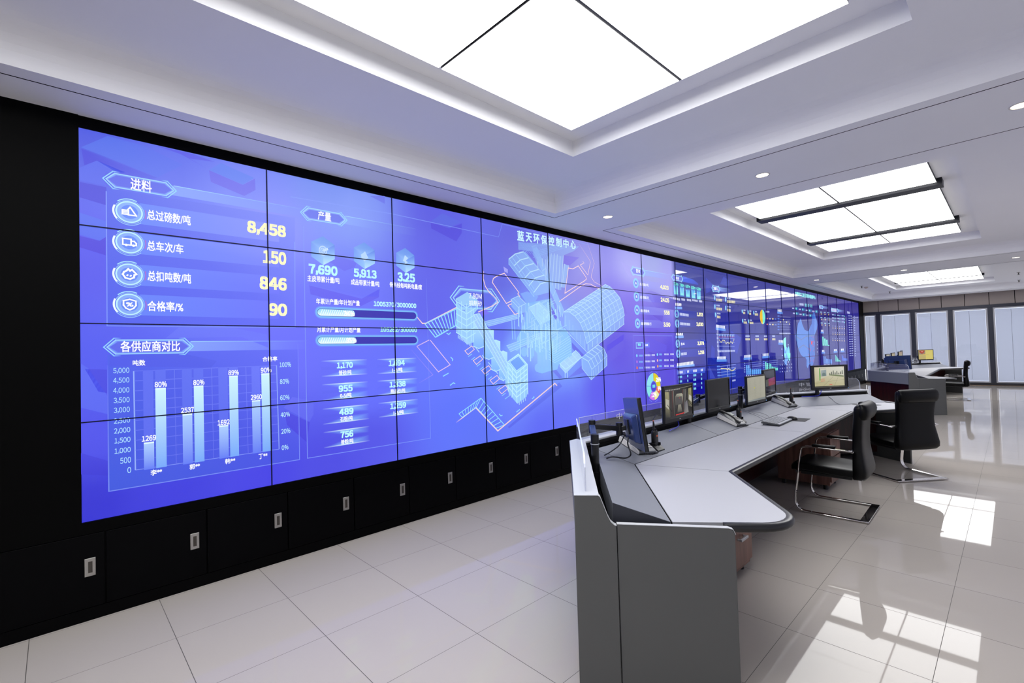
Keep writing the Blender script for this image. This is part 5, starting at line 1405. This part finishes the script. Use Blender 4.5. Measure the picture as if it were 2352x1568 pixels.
def pic_camera(c):
    c.poly([(0,0),(1,0),(1,1),(0,1)], (26,24,20), ly=0)
    c.poly([(0,0.08),(0.16,0.05),(0.14,0.86),(0,0.88)], [(40,38,34),(60,58,48),(170,164,122),(150,146,104)], ly=1)
    c.poly([(0.02,0.42),(0.13,0.30),(0.15,0.60),(0.03,0.66)], (186,184,164), ly=2)
    for x, w, col in ((0.16,0.015,(120,116,100)),(0.21,0.02,(70,66,58)),(0.26,0.012,(150,80,70)),(0.30,0.02,(130,128,116)),(0.35,0.018,(60,58,52)),(0.64,0.012,(130,84,74)),(0.68,0.03,(126,124,116)),(0.74,0.012,(170,168,158)),(0.80,0.012,(96,94,86))):
        c.poly([(x,0.06),(x+w,0.06),(x+w*1.0,0.88),(x,0.88)], [tuple(int(v*0.5) for v in col)]*2+[col]*2, ly=2)
    c.poly([(0.36,0.40),(0.62,0.40),(0.66,0.70),(0.60,0.76),(0.42,0.76),(0.36,0.68)], [(70,68,62),(64,62,56),(110,108,98),(186,184,160),(176,174,150),(96,94,86)], ly=3)
    c.poly([(0.40,0.44),(0.60,0.44),(0.60,0.66),(0.40,0.66)], (74,72,70), ly=4)
    c.poly([(0.42,0.16),(0.60,0.16),(0.56,0.40),(0.46,0.40)], [(70,66,58),(74,70,62),(150,146,128),(140,136,120)], ly=3)
    c.poly([(0.66,0.06),(0.84,0.10),(0.80,0.50),(0.70,0.44)], [(110,108,104),(150,148,146),(120,116,124),(80,78,84)], ly=3)
    c.poly([(0.84,0.30),(0.98,0.24),(0.98,0.90),(0.86,0.88)], [(60,58,50),(120,116,96),(176,170,120),(150,146,104)], ly=2)
    c.poly([(0.86,0.52),(0.98,0.40),(0.98,0.60),(0.88,0.68)], (200,198,184), ly=3)
    c.line([(0.08,0.46),(0.24,0.22)], 0.006, (20,20,18), ly=5); c.line([(0.80,0.56),(0.97,0.30)], 0.006, (20,20,18), ly=5)
    c.poly([(0,0.90),(1,0.93),(1,0.99),(0,0.97)], (14,13,12), ly=4)
    c.line([(0.5,0.93),(0.98,0.965)], 0.004, (150,146,136), ly=5)
    for k in range(9): c.poly([(0.03+k*0.058,0.895),(0.075+k*0.058,0.897),(0.075+k*0.058,0.935),(0.03+k*0.058,0.933)], (150,148,144), ly=5)
    c.poly([(0.36,0.07),(0.68,0.085),(0.68,0.115),(0.36,0.10)], (206,46,40), ly=5)
    c.line([(0.5,0.60),(0.52,0.63),(0.54,0.59)], 0.003, (190,60,60), ly=5)
def pic_document(c):
    c.poly([(0,0),(1,0),(1,1),(0,1)], [(160,158,140),(166,164,146),(172,170,152),(170,168,150)], ly=0)
    c.poly([(0,0),(1,0),(1,0.09),(0,0.05)], (132,138,138), ly=1)
    for k in range(26):
        y = 0.9-k*0.03
        for j in range(3):
            x = 0.05+j*0.3+R_.random()*0.05
            c.poly([(x,y),(x+0.03+R_.random()*0.12,y),(x+0.1,y+0.007),(x,y+0.007)], (148,146,128), ly=1)
    c.poly([(0.36,0.52),(0.42,0.52),(0.42,0.57),(0.36,0.57)], (196,196,60), ly=2)
def pic_colour(c):
    c.poly([(0,0),(1,0),(1,1),(0,1)], (14,14,30), ly=0)
    c.poly([(0.02,0.30),(0.40,0.30),(0.40,0.62),(0.02,0.60)], [(80,96,110),(90,84,70),(96,90,74),(84,88,70)], ly=1)
    c.poly([(0.40,0.30),(1,0.32),(1,0.66),(0.40,0.62)], [(150,60,50),(130,40,60),(120,30,100),(150,50,120)], ly=1)
def pic_road(c):
    c.poly([(0,0),(1,0),(1,1),(0,1)], (8,8,8), ly=0)
    c.poly([(0.06,0.05),(0.92,0.05),(0.92,0.97),(0.06,0.97)], [(196,190,150),(206,202,176),(226,226,214),(214,210,190)], ly=1)
    c.poly([(0.06,0.05),(0.92,0.05),(0.92,0.44),(0.62,0.56),(0.40,0.52),(0.06,0.26)], [(188,180,136),(196,190,150),(206,200,166),(212,206,176),(206,200,170),(190,182,140)], ly=2)
    c.poly([(0.06,0.26),(0.20,0.34),(0.20,0.97),(0.06,0.97)], [(196,188,150),(206,200,164),(222,216,186),(214,206,172)], ly=3)
    c.poly([(0.195,0.33),(0.225,0.33),(0.235,0.60),(0.225,0.92),(0.20,0.92)], (96,168,74), ly=4)
    c.poly([(0.25,0.52),(0.40,0.54),(0.40,0.84),(0.25,0.82)], [(150,160,160),(140,156,158),(150,166,168),(170,180,180)], ly=4)
    c.poly([(0.28,0.54),(0.38,0.55),(0.38,0.66),(0.33,0.70),(0.28,0.66)], (110,130,128), ly=5)
    for k in range(8):
        x = 0.50+k*0.052; h = 0.06+0.03*((k*37) % 5)
        c.poly([(x-0.018,0.60),(x+0.02,0.60),(x+0.014,0.60+h),(x,0.62+h),(x-0.012,0.60+h*0.9)], (118,122,110), ly=4)
    c.poly([(0.48,0.56),(0.90,0.46),(0.90,0.53),(0.70,0.58),(0.48,0.61)], (126,138,100), ly=5)
    for a, b in (((0.06,0.20),(0.92,0.34)),((0.30,0.05),(0.60,0.50)),((0.62,0.05),(0.74,0.46))): c.line([a, b], 0.002, (130,124,104), ly=5)
    for k in range(3): c.poly([(0.23,0.28+k*0.05),(0.35,0.29+k*0.05),(0.35,0.305+k*0.05),(0.23,0.295+k*0.05)], (216,110,84), ly=6)
    c.poly([(0.48,0.10),(0.56,0.10),(0.56,0.13),(0.48,0.13)], (226,96,76), ly=6)
    c.poly([(0.86,0.93),(0.90,0.93),(0.90,0.95),(0.86,0.95)], (226,96,76), ly=6)
    for k in range(6): c.poly([(0.24+k*0.028,0.905),(0.26+k*0.028,0.905),(0.26+k*0.028,0.925),(0.24+k*0.028,0.925)], (170,170,166), ly=6)
    c.poly([(0.06,0.0),(0.92,0.0),(0.92,0.015),(0.06,0.015)], (120,116,104), ly=2)
def pic_yellow(c):
    c.poly([(0,0),(1,0),(1,1),(0,1)], (222,206,112), ly=0)
    c.poly([(0,0),(0.49,0),(0.49,0.47),(0,0.47)], (196,178,112), ly=1)
    c.poly([(0.02,0.52),(0.47,0.52),(0.47,0.98),(0.02,0.98)], (156,140,118), ly=1)
    c.poly([(0.05,0.92),(0.12,0.70),(0.24,0.60),(0.38,0.72),(0.44,0.94),(0.24,0.98)], (178,66,44), ly=2)
    c.poly([(0.18,0.82),(0.30,0.78),(0.32,0.90),(0.20,0.92)], (220,150,130), ly=3)
    c.poly([(0.34,0.52),(0.48,0.52),(0.48,0.58),(0.34,0.58)], (226,140,50), ly=3)
    c.poly([(0.52,0.46),(0.72,0.46),(0.72,0.50),(0.52,0.50)], (206,190,110), ly=1)
def pic_grey(c):
    c.poly([(0,0),(1,0),(1,1),(0,1)], [(118,116,112),(122,120,116),(140,138,132),(136,134,128)], ly=0)
def pose(o, x, y, z, rz=0.0, tilt=0.0):
    o.location = (x, y, z); o.rotation_mode = 'ZYX'; o.rotation_euler = (tilt, 0, rz)
    return o
def wingpt(i, d, n):
    P = (SEAM[0] if i == 0 else SEAM[2]) + DC.xy
    k = 0 if i == 0 else 2
    return P + DIR[k]*d + NRM[k]*n
A0 = math.atan2(DIR[0].y, DIR[0].x); A2 = math.atan2(DIR[2].y, DIR[2].x)
m1 = pose(make_monitor('monitor on the near wing, seen from behind with its glossy blue reflecting back', h=0.34), 2.575+0.265*math.cos(math.radians(43)), -2.335+0.265*math.sin(math.radians(43)), 0.878, math.radians(43), math.radians(-8))
m2 = pose(make_monitor('monitor showing a grey machinery camera view with a red caption bar', pic_camera), 3.90, -1.865, 0.905)
m3 = pose(make_monitor('switched off black monitor between the camera view and the pale document monitor'), 4.755, -1.855, 0.908)
m4 = pose(make_monitor('monitor filled with a pale beige document', pic_document), 5.70, -1.885, 0.890, math.radians(-2))
m5 = pose(make_monitor('monitor with a red and purple colour block, half hidden behind the document monitor', pic_colour), 6.26, -1.845, 0.935, math.radians(4))
q = wingpt(1, 0.565, 0.15)
m6 = pose(make_monitor('monitor showing a paved yard with trees on the far wing of the nearest desk', pic_road, w=0.545, h=0.322), q.x, q.y, 0.940, A2)
# ---- arms
def arm(desk, base, ztop, links):
    o = desk.location
    b = Vector((base[0], base[1], 0))
    def sub(mb, name, m, par, **k):
        mw = Matrix.Translation((base[0]-o.x, base[1]-o.y, 0))
        return mb.build(name, m, par, mw=mw, **k)
    t = sub(MB().cyl((0,0), 0.034, 0.672, 0.79, 20).cyl((0,0), 0.024, 0.79, ztop-0.055, 20).cyl((0,0), 0.0255, ztop-0.055, ztop, 20), 'monitor_arm', MT['plastic'], desk, smooth=True)
    sub(MB().cyl((0,0), 0.0275, ztop-0.062, ztop-0.056, 20), 'collar', MT['silver'], t, smooth=True)
    for pts in links:
        P = [Vector(p)-b for p in pts]
        for i in range(len(P)-1):
            sub(MB().bar(P[i], P[i+1], 0.038, 0.034), 'arm_link', MT['plastic' if i else 'gloss'], t, bevel=0.006)
            if i == len(P)-2: continue
            p = P[i+1]
            sub(MB().cyl((p.x, p.y), 0.023, p.z-0.045, p.z+0.04, 16), 'knuckle', MT['plastic'], t, smooth=True)
    return t
def back(mon, up=0.15, dist=0.115):
    M_ = Matrix.Translation(mon.location) @ Matrix.Rotation(mon.rotation_euler.z, 4, 'Z') @ Matrix.Rotation(mon.rotation_euler.x, 4, 'X')
    return M_ @ Vector((0, dist, up)), M_ @ Vector((0, 0.0695, up))
def mid(t, n):
    p = off(n)[1].lerp(off(n)[2], t) + DC.xy
    return p
b, b0 = back(m1)
arm(D1, (2.345, -2.095), 1.02, [[(2.345,-2.095,0.985),(2.50,-1.96,1.04),tuple(b),tuple(b0)]])
for tt, ms in ((0.375, (m2, m3)), (0.69, (m4, m5))):
    p = mid(tt, 0.302)
    ln = []
    for m_ in ms:
        b, b0 = back(m_)
        ln.append([(p.x,p.y,1.0),(p.x+(b.x-p.x)*0.55, p.y+0.03, 1.04),tuple(b),tuple(b0)])
    arm(D1, (p.x, p.y), 1.05, ln)
b, b0 = back(m6)
p = wingpt(1, 0.50, 0.302)
arm(D1, (p.x, p.y), 1.02, [[(p.x,p.y,1.02),(p.x-0.12,p.y+0.03,1.05),tuple(b),tuple(b0)]])

# second desk: its own row of monitors
off2 = D2OFF
for i, (src, lab) in enumerate(((m2, 'grey faced monitor at the left end of the second desk, behind the glass'), (m3, 'monitor top just showing behind the blue backed monitor, leftmost of three'),
                 (m4, 'monitor top showing behind the blue backed monitor, middle of three'), (m5, 'monitor top showing behind the blue backed monitor, rightmost of three'))):
    n = make_monitor(lab, pic_grey)
    pose(n, src.location.x+off2.x, src.location.y+off2.y, 0.92+0.015*i, src.rotation_euler.z)
n1 = pose(make_monitor('monitor seen from behind, its back lit deep blue, on the second desk'), 13.95, -2.10, 0.90, math.radians(66), math.radians(-3))
q = wingpt(1, 0.62, 0.17)
n6 = pose(make_monitor('monitor with a yellow screen and a small red picture on the second desk', pic_yellow), q.x+off2.x, q.y+off2.y, 0.965, A2)
b, b0 = back(n1)
arm(D2, (13.62, -1.93), 1.02, [[(13.62,-1.93,0.99),(13.78,-1.86,1.03),tuple(b),tuple(b0)]])
p = wingpt(1, 0.56, 0.302) + off2.xy
b, b0 = back(n6)
arm(D2, (p.x, p.y), 1.03, [[(p.x,p.y,1.03),(p.x-0.1,p.y+0.03,1.06),tuple(b),tuple(b0)]])
for tt, pair in ((0.375, 0), (0.69, 1)):
    p = mid(tt, 0.302) + off2.xy
    xs_ = ((m2, m3), (m4, m5))[pair]
    ln = [[(p.x,p.y,1.0),((p.x+s_.location.x+off2.x)/2, p.y+0.03, 1.04),(s_.location.x+off2.x, s_.location.y+off2.y+0.115, 1.07),(s_.location.x+off2.x, s_.location.y+off2.y+0.0705, 1.07)] for s_ in xs_]
    arm(D2, (p.x, p.y), 1.05, ln)

# ================================================================ small things on the desks
def shelf_z(n): return 0.751 + (n-0.009)*(0.0875/0.261)
SL = math.atan2(0.0875, 0.261)                       # slope of the equipment shelf
def on_shelf(o, px, py, n_guess, front):
    """stand o on the sloping shelf at the point seen at px,py; front: world direction its front points to"""
    p = atz(px, py, shelf_z(n_guess))
    return p
def place_shelf(o, seg, x, y, spin=0.0, lift=0.0005):
    """put o (front towards -y of its own frame) on the shelf of desk segment seg (0 near wing, 1 middle, 2 far wing)"""
    P = SEAM[seg] + DC.xy; nv = NRM[seg]
    n = (Vector((x, y))-P).dot(nv)
    base = math.atan2(DIR[seg].y, DIR[seg].x)
    up = Vector((-nv.x*math.sin(SL), -nv.y*math.sin(SL), math.cos(SL)))
    yv = Vector((nv.x*math.cos(SL), nv.y*math.cos(SL), math.sin(SL)))
    xv = yv.cross(up)
    M_ = Matrix((xv, yv, up)).transposed().to_4x4() @ Matrix.Rotation(spin, 4, 'Z')
    M_.translation = Vector((x, y, shelf_z(n))) + up*lift
    o.rotation_mode = 'XYZ'
    o.matrix_world = M_
    return o
def make_phone(label):
    t = thing('desk_phone', label, 'telephone', (0,0,0), 0, 'desk phones on the nearest desk')
    # wedge body: back high, front low
    MB().extrude([(-0.09,-0.11,0.0),(-0.09,-0.11,0.022),(-0.09,-0.09,0.030),(-0.09,0.085,0.062),(-0.09,0.11,0.056),(-0.09,0.11,0.0)], (0.18,0,0)).build('phone_body', MT['mgrey'], t, bevel=0.005)
    MB().extrude([(-0.094,-0.114,0.0),(-0.094,-0.114,0.010),(-0.094,0.112,0.010),(-0.094,0.112,0.0)], (0.188,0,0)).build('phone_base', MT['plastic'], t, bevel=0.003)
    def top(y): return 0.030+(y+0.09)*(0.032/0.175)
    MB().extrude([(0.0,0.03,top(0.03)+0.001),(0.0,0.03,top(0.03)+0.004),(0.0,0.08,top(0.08)+0.004),(0.0,0.08,top(0.08)+0.001)], (0.078,0,0)).build('display', MT['lcd'], t, bevel=0.001)
    kp = MB()
    for i in range(4):
        for j in range(3):
            y = -0.075+i*0.024; x = 0.006+j*0.026
            kp.box(x, x+0.018, y, y+0.014, top(y)-0.002, top(y)+0.008)
    kp.build('keypad', MT['lightp'], t, bevel=0.002)
    h = MB().loft([[(x0+a*0.024*sx, y, z0+b*0.013*sz) for a, b in ((1,0),(0.7,0.7),(0,1),(-0.7,0.7),(-1,0),(-0.7,-0.7),(0,-1),(0.7,-0.7))] for x0, y, z0, sx, sz in
        ((-0.058,-0.118,0.040,0.5,0.5),(-0.058,-0.112,0.043,1,1.1),(-0.058,-0.075,0.050,1,1.0),(-0.058,-0.055,0.064,0.85,0.75),(-0.058,0.0,0.074,0.8,0.65),(-0.058,0.05,0.077,0.85,0.75),(-0.058,0.075,0.074,1,1.0),(-0.058,0.108,0.071,1,1.0),(-0.058,0.114,0.069,0.5,0.5))])
    h.build('handset', MT['plastic'], t, smooth=True)
    MB().extrude([(-0.096,-0.112,0.004),(-0.096,-0.112,0.026),(-0.096,-0.09,0.034),(-0.096,0.10,0.050),(-0.096,0.108,0.044),(-0.096,0.108,0.004)], (0.006,0,0)).build('side_strip', MT['lightp'], t, bevel=0.002)
    coil = []
    for k in range(64):
        u = k/63.0; a = k*0.9
        coil.append((-0.06+0.15*u+0.006*math.cos(a), -0.122-0.014*math.sin(PI*u)-0.004, 0.0175+0.006*math.sin(a)))
    MB().tube(coil, 0.0028, 6).build('coiled_cord', MT['cable'], t, smooth=True)
    return t
def make_radio(label):
    t = thing('handheld_radio', label, 'radio', (0,0,0), 0, 'two way radios in charging cradles')
    def rr(w_, d_, z, e=0.5): return [(p[0], p[1], z) for p in superellipse(0, 0, w_, d_, z, 20, e)]
    MB().loft([rr(0.026,0.017,0.018), rr(0.029,0.020,0.024), rr(0.029,0.020,0.105), rr(0.027,0.018,0.122), rr(0.022,0.015,0.130)]).build('radio_body', MT['plastic'], t, smooth=True)
    MB().tube([(-0.014,0,0.128),(-0.014,0,0.15),(-0.014,0,0.205)], [0.0075,0.0065,0.0045], 10).build('antenna', MT['plastic'], t, smooth=True)
    MB().cyl((-0.014,0), 0.0048, 0.2045, 0.209, 10).build('antenna_tip', MT['orange'], t, smooth=True)
    MB().cyl((0.012,0), 0.0075, 0.130, 0.146, 12).build('knob', MT['plastic'], t, smooth=True)
    MB().box(0.0292, 0.031, -0.012, 0.012, 0.06, 0.112).build('speaker_cover', MT['pad'], t, bevel=0.001)
    MB().box(-0.008, 0.008, -0.0215, -0.0195, 0.085, 0.097).build('orange_badge', MT['orange'], t, bevel=0.001)
    lp = [(0.004+0.02*math.sin(q*PI/8), 0.012, 0.13+0.035*(1-math.cos(q*PI/8))) for q in range(0,9)]
    MB().tube(lp, 0.0022, 6).build('wrist_loop', MT['cable'], t, smooth=True)
    return t
ZC = 0.0185
def make_cradle(label):
    t = thing('charging_cradle', label, 'charger', (0,0,0), 0, 'charging cradles under the radios')
    tn = math.tan(SL)
    MB().extrude([(-0.05,-0.055,-0.055*tn),(-0.05,0.045,0.045*tn),(-0.05,0.045,ZC),(-0.05,-0.02,ZC),(-0.05,-0.055,-0.055*tn+0.008)], (0.1,0,0)).build('cradle_base', MT['plastic'], t, bevel=0.002)
    w = MB().box(-0.040, -0.034, -0.028, 0.028, ZC, ZC+0.02).box(0.034, 0.040, -0.028, 0.028, ZC, ZC+0.02).box(-0.034, 0.034, 0.023, 0.028, ZC, ZC+0.02)
    w.build('cradle_socket', MT['plastic'], t, bevel=0.001)
    return t
PX = [((1448,1032), (1509,1034), 0, 'near'), ((1672,964), (1704,972), 1, 'mid'), ((1803,926), (1828,931), 1, 'far')]
lab_p = ['silver desk phone beneath the monitor seen from behind', 'desk phone in front of the switched off black monitor', 'desk phone at the far end of the middle desk section']
lab_r = ['black radio with orange badge beside the phone nearest the camera', 'black radio with orange badge left of the keyboard', 'black radio with orange badge at the far corner of the desk']
lab_c = ['black charging cradle under the radio nearest the camera', 'black charging cradle under the radio left of the keyboard', 'black charging cradle under the radio at the far desk corner']
ph_at = [(3.085,-1.932), (4.815,-1.945), (6.56,-1.892)]
rd_at = [(3.25,-1.99), (4.965,-1.965), (6.715,-1.945)]
for i in range(3):
    p = make_phone(lab_p[i]); place_shelf(p, 1, ph_at[i][0], ph_at[i][1], math.radians((-14, -10, -10)[i]))
    n_ = (Vector(rd_at[i])-SEAM[1]-DC.xy).dot(NRM[1]); a_ = math.atan2(DIR[1].y, DIR[1].x)
    c = make_cradle(lab_c[i]); c.location = (*rd_at[i], shelf_z(n_)+0.001); c.rotation_euler = (0, 0, a_)
    r = make_radio(lab_r[i]); r.location = (*rd_at[i], shelf_z(n_)+0.001+ZC-0.017); r.rotation_euler = (0, 0, a_)
# keyboard
kb = thing('keyboard', 'grey computer keyboard on the white worktop in front of the document monitor', 'keyboard', (0,0,0))
MB().extrude([(-0.225,-0.082,0.002),(-0.225,-0.085,0.012),(-0.225,-0.075,0.018),(-0.225,0.075,0.034),(-0.225,0.082,0.030),(-0.225,0.082,0.014)], (0.45,0,0)).build('keyboard_case', MT['keys'], kb, bevel=0.003)
MB().extrude([(-0.222,-0.084,0.0135),(-0.222,-0.0845,0.0185),(-0.222,-0.060,0.0215),(-0.222,-0.060,0.018)], (0.444,0,0)).build('palm_edge', MT['silver'], kb, bevel=0.001)
def kz(y): return 0.0185+(y+0.075)*(0.016/0.15)
for row in range(6):
    y = -0.055+row*0.0205
    m = MB()
    x = -0.212; n = 0
    while x < 0.205:
        wk = 0.017
        if row == 0 and -0.12 < x < 0.0: wk = 0.10
        m.add([(x,y,kz(y)-0.001),(x+wk-0.002,y,kz(y)-0.001),(x+wk-0.002,y+0.0165,kz(y+0.0165)-0.001),(x,y+0.0165,kz(y+0.0165)-0.001),
               (x+0.002,y+0.002,kz(y)+0.007),(x+wk-0.004,y+0.002,kz(y)+0.007),(x+wk-0.004,y+0.0145,kz(y+0.0165)+0.006),(x+0.002,y+0.0145,kz(y+0.0165)+0.006)],
              [(4,5,6,7),(0,1,5,4),(1,2,6,5),(2,3,7,6),(3,0,4,7)])
        x += wk+0.001
    m.build('key_row', MT['silver'], kb)
for x in (-0.19, 0.19): MB().bar((x,0.07,0.0),(x,0.062,0.018),0.02,0.005).build('foot', MT['plastic'], kb)
for x in (-0.19, 0.19): MB().box(x-0.012, x+0.012, -0.078, -0.066, 0.0, 0.0035).build('foot', MT['plastic'], kb)
kb.location = (5.235, -2.235, 0.7535); kb.rotation_euler = (0, 0, math.radians(2))
def make_mouse(label, x, y, rz):
    t = thing('computer_mouse', label, 'mouse', (x, y, 0.7545), rz, 'computer mice on mats')
    MB().loft([[(q[0], q[1]-dy, z) for q in superellipse(0, 0, a, b, 0, 20, 0.8)] for a, b, z, dy in ((0.028,0.052,0.0,0),(0.031,0.056,0.006,0),(0.030,0.054,0.016,0),(0.025,0.045,0.027,0.003),(0.015,0.028,0.034,0.005),(0.004,0.008,0.036,0.006))]).build('mouse_body', MT['plastic'], t, smooth=True)
    MB().tube([(0,0.022,0.0265),(0,0.032,0.0285),(0,0.042,0.0225)], 0.0045, 8).build('scroll_wheel', MT['silver'], t, smooth=True)
    return t
def make_mat(label, x, y, w_, d_, rz):
    t = thing('mouse_mat', label, 'mouse mat', (x, y, 0.7505), rz, 'dark mouse mats on the worktop')
    MB().box(-w_/2, w_/2, -d_/2, d_/2, 0, 0.003).build('mat_sheet', MT['pad'], t, bevel=0.001)
    MB().box(w_/2-0.06, w_/2-0.012, d_/2-0.03, d_/2-0.012, 0.003, 0.0034).build('mat_label', MT['silver'], t)
make_mat('dark mouse mat beside the keyboard', 5.585, -2.325, 0.25, 0.19, math.radians(3))
make_mouse('black mouse at the right hand end of the keyboard', 5.525, -2.29, math.radians(-20))
make_mat('dark mouse mat on the far wing behind the first chair', 7.376, -2.613, 0.25, 0.18, A2)
make_mouse('black mouse on the far wing mat behind the first chair', 7.395, -2.572, A2+math.radians(10))
# cables
def cable(name, label, pts, r, m, group=None):
    P = [Vector(p) for p in pts]; out = []
    for i in range(len(P)-1):
        p0 = P[max(i-1,0)]; p1 = P[i]; p2 = P[i+1]; p3 = P[min(i+2,len(P)-1)]
        for k in range(8):
            u = k/8.0
            out.append(0.5*((2*p1)+(p2-p0)*u+(2*p0-5*p1+4*p2-p3)*u*u+(3*p1-p0-3*p2+p3)*u**3))
    out.append(P[-1])
    o = MB().tube(out, r, 8).build(name, m, None, smooth=True)
    return tag(o, label, 'cable', group)
def sp(px, py, n, dz=0.004):
    p = atz(px, py, shelf_z(n)+dz); return (p.x, p.y, p.z)
cable('monitor_cable', 'black cable looping from the monitor seen from behind down to its arm post', [(2.70,-2.08,0.962),(2.71,-2.05,0.92),(2.80,-1.96,0.86),(2.69,-1.965,0.835),(2.575,-2.00,0.838)], 0.004, MT['cable'], 'cables on the desks')
cable('monitor_cable', 'thicker black cable sagging across the grey shelf below the monitor seen from behind', [(2.630,-2.155,0.97),(2.63,-2.15,0.92),(2.80,-2.06,0.815),(2.735,-2.06,0.80),(2.66,-2.03,0.815),(2.59,-2.04,0.828),(2.53,-2.05,0.832)], 0.005, MT['cable'], 'cables on the desks')
cable('monitor_cable', 'blue cable hanging from the camera view monitor onto the shelf', [(3.98,-1.785,0.93),(3.95,-1.83,0.862),(3.87,-1.85,0.846),(3.78,-1.86,0.842),(3.70,-1.87,0.838)], 0.0045, MT['blue'], 'cables on the desks')
q0 = wingpt(1, 0.50, 0.15); q1 = wingpt(1, 0.44, 0.20); q2 = wingpt(1, 0.36, 0.235); q3 = wingpt(1, 0.22, 0.25)
cable('monitor_cable', 'blue cable under the monitor with the paved yard', [(q0.x,q0.y+0.07,0.965),(q0.x-0.02,q0.y+0.05,0.93),(q1.x,q1.y,0.865),(q2.x,q2.y,0.850),(q3.x,q3.y,0.850)], 0.0045, MT['blue'], 'cables on the desks')
cable('keyboard_cable', 'thin grey cable running from the shelf to the keyboard', [(5.46,-1.80,0.845),(5.43,-1.86,0.822),sp(1738,955,0.1,0.003),sp(1752,963,0.03,0.003),(5.20,-2.10,0.757),(5.20,-2.145,0.778)], 0.0022, MT['gcable'], 'cables on the desks')
cable('mouse_cable', 'thin grey cable from the shelf past the keyboard to its mouse', [(5.48,-1.80,0.845),(5.475,-1.85,0.828),sp(1748,948,0.13,0.003),sp(1764,955,0.05,0.003),(5.44,-2.105,0.757),(5.50,-2.16,0.757),(5.515,-2.228,0.77)], 0.0022, MT['gcable'], 'cables on the desks')
p = [wingpt(1, d, n) for d, n in ((0.62,0.25),(0.60,0.17),(0.56,0.07),(0.56,0.0),(0.57,-0.035))]
cable('mouse_cable', 'thin grey cable running down the far wing to its mouse', [(q.x, q.y, z) for q, z in zip(p, (shelf_z(0.25)+0.003, shelf_z(0.17)+0.003, shelf_z(0.07)+0.003, 0.757, 0.757))]+[(7.425,-2.518,0.765)], 0.0022, MT['gcable'], 'cables on the desks')
q = wingpt(1, 0.385, 0.361) + D2OFF.xy
t = thing('drinking_cup', 'small clear cup with a dark band standing on the second desk top rail', 'cup', (q.x, q.y, 0.8905))
MB().cyl((0,0), 0.022, 0.0, 0.085, 20, 0.026).build('cup_body', MT['cup'], t, smooth=True)
MB().cyl((0,0), 0.0245, 0.030, 0.045, 20, 0.0255).build('cup_band', MT['keys'], t, smooth=True)
